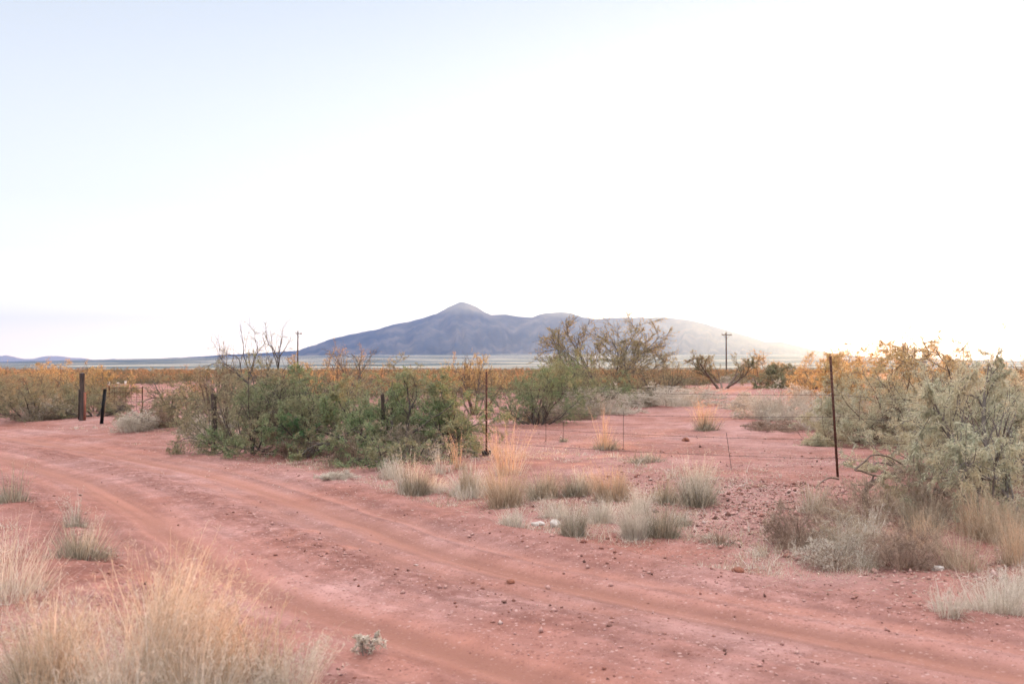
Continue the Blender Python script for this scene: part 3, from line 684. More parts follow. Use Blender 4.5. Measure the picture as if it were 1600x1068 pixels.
def mound(px, base, top, wpx, label, seed, mat='straw_pale', n=1500, d=None, name='dry_shrub', cat='shrub', group=None, mat2=None):
    rng = np.random.default_rng(seed)
    loc, w_, h_ = spot(px, base, top, wpx, d)
    root = empty(name, loc, label, cat, group)
    wd = max(1.0, loc[1] / 10.0)
    tw = mat2 == 'dead_grey'
    sk = fit(skeleton(seed, stems=14 if tw else 12, spread=(0.1, 1.45), kids=(8, 7), ratio=(0.6, 0.6), rad=0.006, start=0.1, wander=0.2, K=(6, 4, 4), base_r=0.3), w_, h_)
    mb = MB()
    for (p, r), m in zip(sk, (1.6, 1.0, 0.75)): mb.add(*tubes(p, np.full(r.shape, 0.0016 * m * wd), 3))
    mb.build('stems', [M['dead_grey' if tw else (mat2 or mat)]], root)
    k = n / 1500
    V, Q, P = blades(int(900 * k), h_ * 1.05, w_ * 0.30, rng, 0.75, 0.5, 0.0015 * wd, hvar=0.65, K=4, sub=14)
    mesh_np('dry_leaves', V, [Q], [M[mat2 or mat]], parent=root)
    A, TA = sample_line(sk[2][0], max(int(9 * k), 3), rng); up = TA + np.array([0, 0, 0.8])
    V, Q = leaves(A, up, 0.035 * wd ** 0.4, 0.0013 * wd, rng, droop=-0.1, out=0.5, along=0.9)
    mesh_np('dry_sprays', V, [Q], [M[mat]], parent=root)
    return root

CL = [
 # px, base, top, width, label, options
 (545, 726, 664, 44, 'tall thin straw tuft in front of the leaning mesquite trunk', dict(n=(160, 90), tuft_h=0.45, curl=(0.7, 0.25), tilt=(0.5, 0.18))),
 (641, 772, 706, 62, 'pale upright bunchgrass with tall thin stalks at the road edge', dict(n=(520, 130), tuft='grass_grey', stalk='straw_pale', tuft_h=0.72)),
 (612, 748, 715, 40, 'short pale bunchgrass beside the upright one at the road edge', dict(n=(300, 90), stalk='straw_pale', tuft='straw_pale', tuft_h=0.8)),
 (731, 776, 722, 56, 'straw bunchgrass on the verge below the middle steel post', dict(n=(460, 150), stalk='straw', tuft='straw_pale', tuft_h=0.7)),
 (790, 792, 716, 64, 'yellowish bunchgrass with a dark base nearest the road ruts', dict(n=(560, 200), stalk='straw', tuft='straw', tuft_h=0.7)),
 (795, 742, 650, 66, 'tall orange feathery grass beside the middle steel post', dict(n=(90, 120), stalk='straw_orange', tuft='straw_pale', tuft_h=0.4, plume=9, fluff=0.05, tilt=(0.7, 0.5), curl=(0.6, 0.4))),
 (718, 735, 668, 26, 'few thin orange stalks before the bright green mesquite', dict(n=(60, 40), stalk='straw_orange', tuft='grass_grey', tuft_h=0.35)),
 (690, 740, 690, 40, 'few tall bleached stalks under the bright green mesquite', dict(n=(60, 60), stalk='straw_pale', tuft='straw_pale', tuft_h=0.4)),
 (850, 778, 728, 60, 'grey-based bunchgrass between the yellowish and the orange-topped clumps', dict(n=(480, 150), stalk='straw', tuft='grass_grey', tuft_h=0.75)),
 (905, 772, 730, 56, 'dense grey-green bunchgrass in the middle of the verge row', dict(n=(480, 150), stalk='straw_pale', tuft='grass_grey', tuft_h=0.75)),
 (955, 780, 726, 64, 'orange-topped bunchgrass with a dark hollow base', dict(n=(480, 220), stalk='straw_orange', tuft='straw', tuft_h=0.7)),
 (1085, 788, 712, 74, 'tall fluffy pale bunchgrass next to the gravel patch', dict(n=(520, 260), stalk='straw_pale', tuft='grass_grey', tuft_h=0.62, plume=12)),
 (1035, 786, 745, 50, 'small orange-brown tuft before the tall fluffy pale clump', dict(n=(300, 90), stalk='straw', tuft='grass_grey', tuft_h=0.7)),
 (895, 838, 782, 46, 'grey roundish bunchgrass standing out on the bare road edge', dict(n=(620, 110), stalk='straw_pale', tuft='grass_grey', tuft_h=0.8)),
 (940, 815, 776, 54, 'pale flattened grass between the grey and the twin clumps', dict(n=(420, 120), stalk='straw_pale', tuft='straw_pale', tuft_h=0.75)),
 (992, 842, 778, 52, 'paler of the twin bunchgrass clumps at the road edge', dict(n=(560, 160), stalk='straw_pale', tuft='straw_pale', tuft_h=0.8)),
 (1032, 838, 786, 60, 'browner of the twin bunchgrass clumps at the road edge', dict(n=(640, 120), stalk='straw', tuft='grass_grey', tuft_h=0.85)),
 (803, 822, 790, 50, 'small white-bladed tuft beside the two pale stones', dict(n=(280, 60), stalk='straw_pale', tuft='straw_pale', tuft_h=0.85)),
 (945, 702, 632, 46, 'thin tall orange grass alone on the bare red ground', dict(n=(240, 60), stalk='straw_orange', tuft='grass_grey', tuft_h=0.26, plume=4, tilt=(0.9, 0.45), curl=(0.8, 0.35))),
 (1099, 672, 620, 44, 'fluffy orange grass on a dark base beyond the wires', dict(n=(300, 90), stalk='straw_orange', tuft='grass_grey', tuft_h=0.42, plume=10, fluff=0.06, tilt=(0.9, 0.6), curl=(0.8, 0.5))),
 (1010, 722, 705, 60, 'low flat green-grey grass patch under the wires', dict(n=(260, 30), stalk='straw_pale', tuft='grass_grey', tuft_h=0.9, tilt=(1.1, 0.6))),
 (882, 690, 682, 14, 'tiny dark green tuft on the bare red ground', dict(n=(120, 0), tuft='grass_grey', tuft_h=0.9)),
 (1118, 846, 828, 52, 'flat dark dead tuft at the end of the verge row', dict(n=(300, 20), stalk='straw_pale', tuft='dead_grey', tuft_h=0.9, tilt=(1.2, 0.6))),
 (1060, 820, 796, 40, 'thin grey tuft behind the browner twin clump', dict(n=(200, 60), stalk='straw_pale', tuft='grass_grey', tuft_h=0.8)),
 (1505, 890, 815, 92, 'splayed golden bunchgrass under the big pale mesquite', dict(n=(160, 170), stalk='straw', tuft='straw', tuft_h=0.8, tilt=(0.9, 0.75), curl=(0.6, 0.4), plume=3)),
 (1560, 956, 888, 120, 'pale spreading bunchgrass nearest the road under the big mesquite', dict(n=(420, 170), stalk='straw_pale', tuft='straw_pale', tuft_h=0.8, tilt=(1.0, 0.8))),
 (1600, 940, 870, 90, 'pale bunchgrass at the picture edge by the road', dict(n=(420, 150), stalk='straw_pale', tuft='straw_pale', tuft_h=0.8, tilt=(0.9, 0.7))),
 (1480, 960, 905, 60, 'thin pale tuft with a few long stalks at the road edge below the golden clump', dict(n=(160, 70), stalk='straw_pale', tuft='straw_pale', tuft_h=0.7, tilt=(0.9, 0.5))),
 (1395, 800, 735, 40, 'upright orange-brown tuft beneath the arching dead branch', dict(n=(140, 70), stalk='straw', tuft='straw', tuft_h=0.6)),
 (1570, 850, 760, 110, 'tall brownish grass standing under the big pale mesquite', dict(n=(420, 220), stalk='straw', tuft='straw', tuft_h=0.75)),
 (1445, 830, 765, 90, 'brownish grass beneath the outer sprays of the big mesquite', dict(n=(320, 160), stalk='straw', tuft='grass_grey', tuft_h=0.75)),
 (1270, 800, 742, 60, 'straw tuft between the gravel patch and the straw-brown dry shrub', dict(n=(260, 120), stalk='straw', tuft='straw_pale', tuft_h=0.6, tilt=(0.9, 0.6))),
 (1360, 850, 785, 70, 'loose straw tuft in the middle of the dead shrubs', dict(n=(240, 120), stalk='straw_pale', tuft='straw', tuft_h=0.6, tilt=(1.0, 0.7))),
 (1430, 858, 800, 80, 'reddish straw tuft behind the purplish dead twig mound', dict(n=(260, 140), stalk='straw_orange', tuft='straw', tuft_h=0.6, tilt=(0.9, 0.6))),
 (1530, 838, 745, 90, 'tall thin reddish grass under the drooping pale sprays', dict(n=(220, 190), stalk='straw_orange', tuft='straw', tuft_h=0.55, tilt=(0.7, 0.4))),
 (1590, 878, 790, 90, 'reddish brown grass at the picture edge under the mesquite', dict(n=(300, 190), stalk='straw_orange', tuft='straw', tuft_h=0.6, tilt=(0.9, 0.5))),
 (1345, 890, 850, 60, 'small pale tuft with one long bent stalk on the road edge', dict(n=(160, 40), stalk='straw_pale', tuft='grass_grey', tuft_h=0.6, tilt=(1.1, 0.8))),
 (1200, 870, 842, 50, 'sparse low tuft on the road edge before the dark grey dead shrub', dict(n=(110, 40), stalk='straw', tuft='straw_pale', tuft_h=0.6, tilt=(1.1, 0.8))),
 (680, 770, 738, 44, 'short wispy tuft between the upright pale clump and its straw neighbour', dict(n=(200, 70), stalk='straw_pale', tuft='straw_pale', tuft_h=0.6, tilt=(1.1, 0.8))),
 (760, 772, 735, 40, 'short wispy tuft behind the yellowish clump', dict(n=(200, 70), stalk='straw_pale', tuft='straw_pale', tuft_h=0.6, tilt=(1.1, 0.7))),
 (1000, 800, 752, 50, 'pale wispy tuft rising between the orange-topped and twin clumps', dict(n=(200, 110), stalk='straw_pale', tuft='straw_pale', tuft_h=0.5, tilt=(0.9, 0.6))),
 (870, 808, 770, 56, 'pale wispy tuft behind the grey roundish clump', dict(n=(220, 90), stalk='straw_pale', tuft='straw_pale', tuft_h=0.6, tilt=(1.1, 0.7))),
 # roadside in front of the camera
 (195, 1090, 880, 330, 'biggest golden bunchgrass with thick arching straw, closest of all', dict(n=(300, 430), stalk='straw_peach', tuft='straw_pale', tuft_h=0.5, plume=14, tilt=(1.1, 0.7), curl=(0.8, 0.45), width=(0.0042, 0.0030), fluff=0.05)),
 (85, 1075, 930, 170, 'arching pale golden clump touching the biggest one on its corner side', dict(n=(260, 260), stalk='straw_peach', tuft='straw_pale', tuft_h=0.5, tilt=(1.0, 0.7), plume=12, width=(0.0036, 0.0028))),
 (315, 1060, 915, 150, 'broken-stemmed peach-coloured clump touching the biggest one on its road side', dict(n=(240, 240), stalk='straw_peach', tuft='straw_pale', tuft_h=0.45, tilt=(1.0, 0.8), plume=12, width=(0.0036, 0.0026))),
 (258, 975, 838, 130, 'slender upright golden stalks behind the biggest golden clump', dict(n=(120, 90), stalk='straw', tuft='straw', tuft_h=0.5, tilt=(0.6, 0.45), curl=(0.5, 0.3))),
 (10, 935, 800, 150, 'pale sparse bunchgrass with long bent stalks at the picture edge', dict(n=(320, 120), stalk='straw_pale', tuft='straw_pale', tuft_h=0.7, tilt=(0.8, 0.5))),
 (120, 868, 800, 100, 'low dark-based bunchgrass behind the golden clumps', dict(n=(520, 60), stalk='straw_pale', tuft='grass_grey', tuft_h=0.6, tilt=(1.0, 0.5))),
 (20, 782, 720, 74, 'lone bunchgrass at the edge of the far road bend', dict(n=(380, 50), stalk='straw', tuft='grass_grey', tuft_h=0.5, tilt=(1.0, 0.4))),
 (116, 822, 768, 40, 'small grey tuft with thin pale stalks on the verge', dict(n=(150, 40), stalk='straw_pale', tuft='grass_grey', tuft_h=0.5)),
 (375, 1075, 930, 150, 'loose brown bunchgrass beside the biggest golden clump', dict(n=(260, 150), stalk='straw', tuft='grass_grey', tuft_h=0.7, tilt=(0.9, 0.6))),
 (450, 1090, 990, 120, 'pale wispy grass at the bottom beside the road rut', dict(n=(240, 160), stalk='straw_pale', tuft='straw_pale', tuft_h=0.7, tilt=(1.0, 0.7), plume=12)),
 (60, 1090, 935, 190, 'thin mixed grass in the corner beside the biggest golden clump', dict(n=(260, 120), stalk='straw', tuft='grass_grey', tuft_h=0.6, tilt=(0.9, 0.6))),
 (300, 1120, 965, 170, 'short tangled straw before the biggest golden clump', dict(n=(420, 220), stalk='straw_pale', tuft='straw', tuft_h=0.8, tilt=(1.1, 0.7))),
]
for i, (px, b, t, wp, lab, kw) in enumerate(CL): clump(px, b, t, wp, lab, 100 + i, **kw)

MD = [
 (335, 692, 640, 84, 'rounded pale grass mound with a dark foot at the road edge', dict(mat='straw_pale', mat2='straw_pale', n=1700)),
 (213, 674, 640, 62, 'pale wispy shrub beside the short black post', dict(mat='straw_pale', mat2='straw_pale', n=1200)),
 (248, 668, 632, 46, 'grey wispy shrub between the short black post and the spreading mesquite', dict(mat='dead_grey', n=900)),
 (88, 654, 618, 56, 'straw-edged grey shrub at the foot of the wooden gatepost', dict(mat='straw_pale', mat2='grass_grey', n=1200)),
 (60, 656, 632, 70, 'low dark grey shrub before the dense roadside bush', dict(mat='dead_grey', mat2='grass_grey', n=1000)),
 (930, 646, 600, 125, 'white fluffy grass mound beyond the fence under the big tree', dict(mat='straw_pale', n=3000)),
 (1045, 634, 600, 165, 'long white grass mound beside the far red clearing', dict(mat='straw_pale', mat2='straw_pale', n=3000)),
 (1000, 636, 608, 60, 'grey-green scrub dividing the two white grass mounds', dict(mat='grass_grey', n=900)),
 (845, 660, 628, 70, 'grey scrub under the round green mesquite beyond the fence', dict(mat='grass_grey', mat2='dead_grey', n=1300)),
 (905, 656, 630, 70, 'dull grey scrub before the white fluffy mound', dict(mat='grass_grey', mat2='dead_grey', n=1300)),
 (1215, 655, 598, 115, 'straw-topped shrub behind the wires near the tilted post', dict(mat='straw_pale', mat2='straw_pale', n=3000)),
 (1290, 668, 606, 150, 'silvery grey shrub behind the tilted steel post', dict(mat='straw_pale', mat2='straw_pale', n=3000)),
 (1205, 672, 656, 84, 'flat heap of grey dead brush on bare soil', dict(mat='dead_grey', mat2='dead_grey', n=1000)),
 (1345, 656, 616, 90, 'pale straw shrub lapping against the golden-tipped mesquite', dict(mat='straw_pale', mat2='straw_pale', n=1700)),
 (1165, 640, 612, 70, 'thin pale straw shrub at the open end of the red ground', dict(mat='straw_pale', mat2='straw_pale', n=1100)),
 (1255, 600, 586, 60, 'small straw shrub in the far red clearing', dict(mat='straw_pale', n=600)),
 (1150, 598, 582, 60, 'pale grey shrub beneath the forked brown tree', dict(mat='grass_grey', mat2='straw_pale', n=700)),
 (1245, 852, 782, 96, 'dark grey dead shrub at the verge beside the gravel patch', dict(mat='dead_grey', mat2='dead_grey', n=1500)),
 (1315, 862, 790, 110, 'tangled pale dead shrub in front of the dead branch', dict(mat='straw', mat2='straw_pale', n=1600)),
 (1300, 885, 840, 110, 'low ash-grey dead grass spilling onto the road edge', dict(mat='straw_pale', mat2='dead_grey', n=1300)),
 (1405, 884, 820, 120, 'purplish dead twig mound under the golden mesquite', dict(mat='dead_grey', mat2='dead_grey', n=1700)),
 (1340, 815, 740, 130, 'straw-brown dry shrub beneath the arching dead branch', dict(mat='straw', mat2='dead_grey', n=1800)),
 (1460, 806, 715, 120, 'fine reddish-brown shrub under the outer mesquite sprays', dict(mat='straw', mat2='dead_grey', n=1800)),
 (1410, 692, 640, 120, 'brown skirt of dry grass beneath the golden-tipped mesquite', dict(mat='straw', mat2='grass_grey', n=1500)),
 (560, 722, 668, 90, 'dusty grey undergrowth beneath the leaning mesquite trunk', dict(mat='dead_grey', mat2='dead_grey', n=1300)),
 (470, 714, 676, 80, 'dry brown undergrowth at the foot of the fresh green sprout', dict(mat='dead_grey', mat2='dead_grey', n=1000)),
 (640, 716, 660, 100, 'dull brown undergrowth beneath the bright green mesquite', dict(mat='dead_grey', mat2='grass_grey', n=1200)),
 (525, 748, 734, 50, 'low bleached grass mat at the road edge', dict(mat='straw_pale', n=500)),
]
for i, (px, b, t, wp, lab, kw) in enumerate(MD): mound(px, b, t, wp, lab, 300 + i, **kw)

# dark low vines of the planted row behind the stakes
for i, (px, b, t, wp, d, lab) in enumerate(((192, 606, 596, 40, 84.0, 'low dark vine in the planted row, nearest the gateposts'), (222, 602, 590, 36, 98.0, 'low dark vine in the planted row, halfway along the stakes'), (246, 597, 586, 30, 120.0, 'low dark vine at the far end of the planted row'))):
    loc, w_, h_ = spot(px, b, t, wp, d)
    plant('vine', loc, lab, 'vine', w_, h_, 600 + i, leaf='leaf_scrub', bark='bark', per=12, leaf_l=0.16, leaf_w=0.02, sk=SK_BUSH, twig_r=0.008)

# fresh green sprout
loc, w_, h_ = spot(466, 712, 640, 46)
plant('green_sprout', loc, 'upright fresh pale green sprout with a bare grey stem foot', 'plant', w_, h_, 51, leaf='leaf_fresh', bark='twig_grey', per=18, leaf_l=0.05, leaf_w=0.006, sk=dict(stems=7, spread=(0.05, 0.4), kids=(6, 4), ratio=(0.35, 0.4), rad=0.012, start=0.45, angle=0.5, K=(6, 4, 3)), droop=0.0, parts=('stems', 'foliage'))
# small pale weed on the road edge
loc, w_, h_ = spot(572, 1022, 985, 34)
plant('pale_weed', loc, 'single small pale silvery weed on the bare road edge', 'plant', w_, h_, 52, leaf='straw_pale', bark='twig_grey', per=10, leaf_l=0.022, leaf_w=0.004, sk=dict(stems=5, spread=(0.1, 0.8), kids=(4, 3), rad=0.02, K=(5, 4, 3)), droop=-0.1, parts=('stems', 'foliage'), twig_r=0.0015)

# ---- fallen dead branch
def dead_branch():
    x, y, z = at(1350, 790, 11.3)
    root = empty('dead_branch', (x, y, z), 'crooked dead branch arching above the dry grass by the tilted post', 'branch')
    def w(px, py, d): 
        r = ray(px, py); return (r[0] / r[1] * d - x, d - y, CAM_Z + r[2] / r[1] * d - z)
    def tube_(pts, r0, r1):
        P = catmull(np.array(pts), 6); return tubes(P[None], np.linspace(r0, r1, len(P))[None], 6)
    mb = MB()
    mb.add(*tube_([w(1352, 800, 11.3), w(1353, 768, 11.3), w(1362, 755, 11.3), w(1385, 744, 11.4), w(1410, 735, 11.5), w(1440, 731, 11.6), w(1475, 722, 11.7)], 0.034, 0.022))
    mb.build('limb', [M['bark_brown']], root, smooth=True)
    mb = MB()
    mb.add(*tube_([w(1385, 745, 11.4), w(1365, 742, 11.3), w(1345, 735, 11.2), w(1336, 733, 11.2), w(1352, 720, 11.3), w(1362, 711, 11.4), w(1385, 712, 11.5), w(1405, 722, 11.5), w(1420, 733, 11.6)], 0.012, 0.008))
    mb.add(*tube_([w(1365, 742, 11.3), w(1362, 750, 11.3), w(1350, 757, 11.3), w(1330, 756, 11.2)], 0.012, 0.005))
    mb.add(*tube_([w(1378, 746, 11.4), w(1384, 737, 11.35), w(1376, 738, 11.3)], 0.010, 0.005))
    mb.add(*tube_([w(1428, 733, 11.6), w(1428, 705, 11.6), w(1434, 690, 11.5)], 0.008, 0.003))
    mb.add(*tube_([w(1310, 748, 11.3), w(1297, 746, 11.2), w(1284, 752, 11.1), w(1274, 762, 11.0)], 0.012, 0.005))
    mb.build('twigs', [M['bark_brown']], root, smooth=True)
dead_branch()

# ---- barbed wire fence
def fence():
    posts = []
    def w3(px, py, d): r = ray(px, py); return np.array([r[0] / r[1] * d, d, CAM_Z + r[2] / r[1] * d])
    pA = at(129, 658); pB = at(760, 713); dB = pB[1]
    pC = np.array(at(1309, 745)); dC = pC[1]
    pB = np.array(pB)
    dirv = (pC - pB)[:2]; dirv /= np.linalg.norm(dirv)
    root = empty('barbed_wire_fence', tuple(pB), 'rusty steel post fence with sagging barbed wire along the road', 'fence')
    o = pB.copy()
    def tpost(p, h, lean, lab, plate=False):
        bm = MB(); top = np.array([lean[0], lean[1], h]); u = np.array([-dirv[1], dirv[0]])
        def bar(a, b, t, z0, z1):                       # plate of the T section, leaning
            V, Q = box(a[0], a[1], b[0], b[1], z0, z1); 
            X = V[:, 0:1] * np.array([[dirv[0], dirv[1], 0]]) + V[:, 1:2] * np.array([[u[0], u[1], 0]])
            X[:, 2] = V[:, 2]; X += (V[:, 2:3] / h) * np.array([[lean[0], lean[1], 0]])
            bm.add(X, Q)
        bar((-0.017, 0.017), (-0.003, 0.003), 0, -0.1, h); bar((-0.003, 0.003), (0.0032, 0.027), 0, -0.1, h)
        for k in range(int(h / 0.055)): bar((-0.006, 0.006), (-0.009, -0.0032), 0, 0.12 + k * 0.055, 0.14 + k * 0.055)
        po = bm.build('fence_post', [M['rust']], root, loc=tuple(p - o))
        if lab: po['label'] = lab
        if plate:
            b2 = MB(); 
            for s in (-1, 1): b2.add(*box(min(s * 0.022, s * 0.075), max(s * 0.022, s * 0.075), -0.012, 0.012, 0.0, 0.09))
            b2.add(*box(-0.0215, 0.0215, -0.016, -0.0035, 0.01, 0.07))
            b2.build('anchor_plate', [M['black_steel']], po)
        return po
    hB = top_z(580, dB) - pB[2]; hC = top_z(556, dC) - pC[2]
    tpost(pB, hB, (0.0, 0.0), 'upright dark steel post with a wide foot plate', True)
    tpost(pC, hC, ((1299 - 1309) / F * dC, 0.0), 'tilted rusty steel post before the low sun')
    # hidden further posts of the same run
    pD = pC + np.array([dirv[0], dirv[1], 0]) * 4.6; pD[2] = hz(pD[0], pD[1])
    tpost(pD, 1.5, (0.03, 0), None)
    def onrun(px):                                     # where the fence line crosses a pixel column
        a = (px - 800) / F; t = (pB[0] - a * pB[1]) / (a * dirv[1] - dirv[0]); q = pB[:2] + dirv * t; return np.array([q[0], q[1], hz(q[0], q[1])])
    wood = []
    for px, h_, r_, lab in ((335, 1.2, 0.055, 'dark round wooden post among the dull green bushes'), (598, 1.06, 0.034, None)):
        p = onrun(px); n = 9; zz = np.linspace(-0.1, h_, n)
        P = np.stack([np.sin(zz * 3) * 0.012, np.cos(zz * 2.3) * 0.01, zz], 1)
        V, Q = tubes(P[None], (r_ * (1.05 - 0.1 * zz / h_))[None], 10)
        top = np.vstack([V[-10:], P[-1] + [0, 0, 0.012]]); T = np.array([(i, (i + 1) % 10, 10) for i in range(10)])
        b = MB(); b.add(V, Q); b.add(top, T)
        po = b.build('wooden_post', [M['post_wood']], root, loc=tuple(p - o), smooth=False)
        if lab: po['label'] = lab
        wood.append(p)
    # strands: photo rows at the two steel posts
    ends = np.array(at(163, 661)); 
    seq = [np.array([ends[0], ends[1], ends[2]]), wood[0], wood[1], pB, pC, pD]
    rowsB = (606, 640, 664, 690); rowsC = (617, 651, 687, 716)
    hBs = [top_z(r, dB) - pB[2] for r in rowsB]; hCs = [top_z(r, dC) - pC[2] for r in rowsC]
    def strand(hl):
        pts = []; rng = np.random.default_rng(int(hl[3] * 1000))
        for i in range(len(seq) - 1):
            a = seq[i] + [0, 0, hl[i]]; b = seq[i + 1] + [0, 0, hl[i + 1]]; L = np.linalg.norm(b - a)
            t = np.linspace(0, 1, 24, endpoint=False)
            P = a + (b - a) * t[:, None]; P[:, 2] -= 4 * t * (1 - t) * L * 0.012 * rng.uniform(0.4, 1.2); P[:, :2] += rng.normal(0, 0.004, (24, 2)); pts.append(P)
        pts.append((seq[-1] + [0, 0, hl[-1]])[None]); P = np.concatenate(pts) - o
        V, Q = tubes(P[None], np.full((1, len(P)), 0.0024), 5)
        mb = MB(); mb.add(V, Q)
        seg = np.linalg.norm(np.diff(P, axis=0), axis=1); cum = np.concatenate([[0], np.cumsum(seg)])
        B = np.arange(0.1, cum[-1], 0.13); C = np.stack([np.interp(B, cum, P[:, k]) for k in range(3)], 1)
        for sgn in (1, -1):
            dv = rng.normal(size=(len(B), 3)); dv /= np.linalg.norm(dv, axis=1, keepdims=True)
            Pb = np.stack([C - dv * 0.013, C, C + dv * 0.013], 1); mb.add(*tubes(Pb, np.tile([0.0012, 0.0024, 0.0012], (len(B), 1)), 3))
        mb.build('barbed_strand', [M['wire']], root)
    for k in range(4):
        e = (1.08, 0.80, 0.54, 0.28)[k]
        strand([e * 0.95, e, e, hBs[k], hCs[k], hCs[k] * 0.95])
    # twisted wire stays between the posts
    for px, y0, y1, dx, lab in ((1139, 676, 748, 10, 'loose twisted wire stay dangling to the gravel'), (974, 642, 700, 0, None), (853, 640, 690, 0, None), (880, 660, 690, 0, None)):
        p = onrun(px); d = p[1]; mb = MB()
        a = w3(px - dx * .4, y0, d) - o; b = w3(px + dx * .6, y1, d) - o
        t = np.linspace(0, 1, 30)[:, None]; C = a + (b - a) * t
        for ph in (0, PI):
            P = C + 0.004 * np.concatenate([np.cos(t * 60 + ph), np.sin(t * 60 + ph), 0 * t], 1); mb.add(*tubes(P[None], np.full((1, 30), 0.0021), 4))
        so_ = mb.build('wire_stay', [M['wire']], root)
        if lab: so_['label'] = lab
fence()

# ---- gateposts
def gateposts():
    x, y, z = at(128, 657); h = top_z(583, y) - z; w_ = 0.075
    r = empty('gatepost', (x, y, z), 'thick weathered wooden gatepost with a reddish split face', 'post')
    n = 10; zz = np.linspace(-0.15, h, n); rng = np.random.default_rng(5)
    P = np.stack([0.012 * np.sin(zz * 4), 0 * zz, zz], 1); V, Q = tubes(P[None], (w_ * (1 + 0.08 * np.sin(zz * 5)))[None], 12)
    V[:, :2] += rng.normal(0, 0.004, (len(V), 2))
    top = np.vstack([V[-12:], P[-1] + [0.01, 0, 0.03]]); b = MB(); b.add(V, Q); b.add(top, np.array([(i, (i + 1) % 12, 12) for i in range(12)]))
    b.build('post', [M['post_wood']], r)
    b = MB(); b.add(*box(0.066, 0.106, -0.055, 0.03, -0.1, h * 0.60)); b.build('split_rail', [M['post_face']], r)
    b = MB()
    b.add(*box(-0.098, -0.070, -0.045, 0.03, 0.02, h * 0.66)); b.build('backing_board', [M['post_wood']], r)
    x, y, z = at(159, 662); h = top_z(608, y) - z
    r = empty('short_post', (x, y, z), 'short leaning black steel post beside the wooden gatepost', 'post')
    b = MB(); lean = 5 / F * y
    V, Q = box(-0.033, 0.033, -0.005, 0.005, -0.1, h); V[:, 0] += V[:, 2] / h * lean; b.add(V, Q)
    for s in (-1, 1):
        V, Q = box(s * 0.0385 - 0.005, s * 0.0385 + 0.005, -0.04, 0.005, -0.1, h - 0.004); V[:, 0] += V[:, 2] / h * lean; b.add(V, Q)
    b.build('channel', [M['black_steel']], r)
    b = MB(); V, Q = box(-0.05, 0.05, -0.048, 0.012, h + 0.001, h + 0.012); V[:, 0] += lean; b.add(V, Q); b.build('cap', [M['black_steel']], r)
    # wire gate beyond
    x, y, z = at(196, 650, 33.0)
    r = empty('wire_gate', (x, y, z), 'faint red-brown wire mesh gate beyond the short black post', 'gate')
    hw = 26 / F * y; hh = top_z(606, y) - z; mb = MB()
    P = []
    for k in range(7): P.append([(-hw + 2 * hw * k / 6, 0, 0.12), (-hw + 2 * hw * k / 6, 0, hh)])
    for k in range(6): P.append([(-hw, 0, 0.12 + (hh - 0.12) * k / 5), (hw, 0, 0.12 + (hh - 0.12) * k / 5)])
    V, Q = tubes(np.array(P, float), np.full((len(P), 2), 0.006), 4); mb.add(V, Q); mb.build('mesh_panel', [M['rust']], r)
    for s in (-1, 1):
        mb = MB(); mb.add(*tubes(np.array([[(s * hw, 0.012, -0.05), (s * hw, 0.012, hh + 0.06)]], float), np.full((1, 2), 0.02), 8)); mb.build('upright', [M['rust']], r)
gateposts()

# ---- white stakes of the planted row
for i, (px, b, t) in enumerate(((150, 606, 599), (170, 606, 600), (184, 607, 600), (196, 604, 597), (206, 602, 595), (214, 600, 594), (222, 599, 593), (230, 596, 590), (240, 594, 588), (249, 592, 587))):
    d = 1.0 / ((b - HORIZON) / F / 1.36)
    x, y, z = at(px, b, min(d, 150)); h = max(top_z(t, y) - z, 0.2) * 1.25
    mb = MB(); r_ = 0.085 * max(1, y / 80)
    mb.add(*tubes(np.array([[(0, 0, -0.05), (0, 0, h * 0.5), (0, 0, h)]]), np.full((1, 3), r_), 8))
    mb.add(*tubes(np.array([[(0, 0, h - 0.02), (0, 0, h + 0.01)]]), np.array([[r_ * 1.15, r_ * 1.15]]), 8))
    o = mb.build('white_stake', [M['stake_white']], loc=(x, y, z))
    tag(o, 'short white stake in the planted row behind the gateposts', 'stake', 'white stakes in the planted row')

# ---- utility poles
def pole(px, top, d, label, yaw, arm):
    x, y, z = at(px, 585, d); h = top_z(top, d) - z
    r = empty('utility_pole', (x, y, z), label, 'utility pole', rz=yaw)
    mb = MB(); mb.add(*tubes(np.array([[(0, 0, -0.3), (0, 0, h * 0.5), (0, 0, h)]]), np.array([[0.15, 0.13, 0.10]]), 10)); mb.add(np.array([(0.13 * math.cos(k * PI / 5), 0.13 * math.sin(k * PI / 5), h) for k in range(10)] + [(0, 0, h + 0.06)]), np.array([(k, (k + 1) % 10, 10) for k in range(10)]))
    mb.build('mast', [M['pole_wood']], r)
    mb = MB(); mb.add(*box(-arm / 2, arm / 2, -0.25, -0.14, h - 0.55, h - 0.40)); c = mb.build('crossarm', [M['pole_wood']], r)
    for q in (-0.45, -0.15, 0.45):
        mb = MB(); mb.add(*tubes(np.array([[(q * arm, -0.195, h - 0.40), (q * arm, -0.195, h - 0.28), (q * arm, -0.195, h - 0.18)]]), np.array([[0.03, 0.055, 0.03]]), 8)); mb.build('insulator', [M['insulator']], c)
    mb = MB()
    for s in (-1, 1): mb.add(*tubes(np.array([[(s * arm * 0.33, -0.19, h - 0.56), (0, -0.17, h - 1.25)]]), np.full((1, 2), 0.025), 4))
    mb.build('brace', [M['pole_wood']], r)
pole(1135, 519, 185, 'crossarmed wooden utility pole above the forked brown tree', 0.25, 2.0)
pole(465, 517, 190, 'lone slim utility pole beside the bare crossing limbs', 1.15, 2.0)

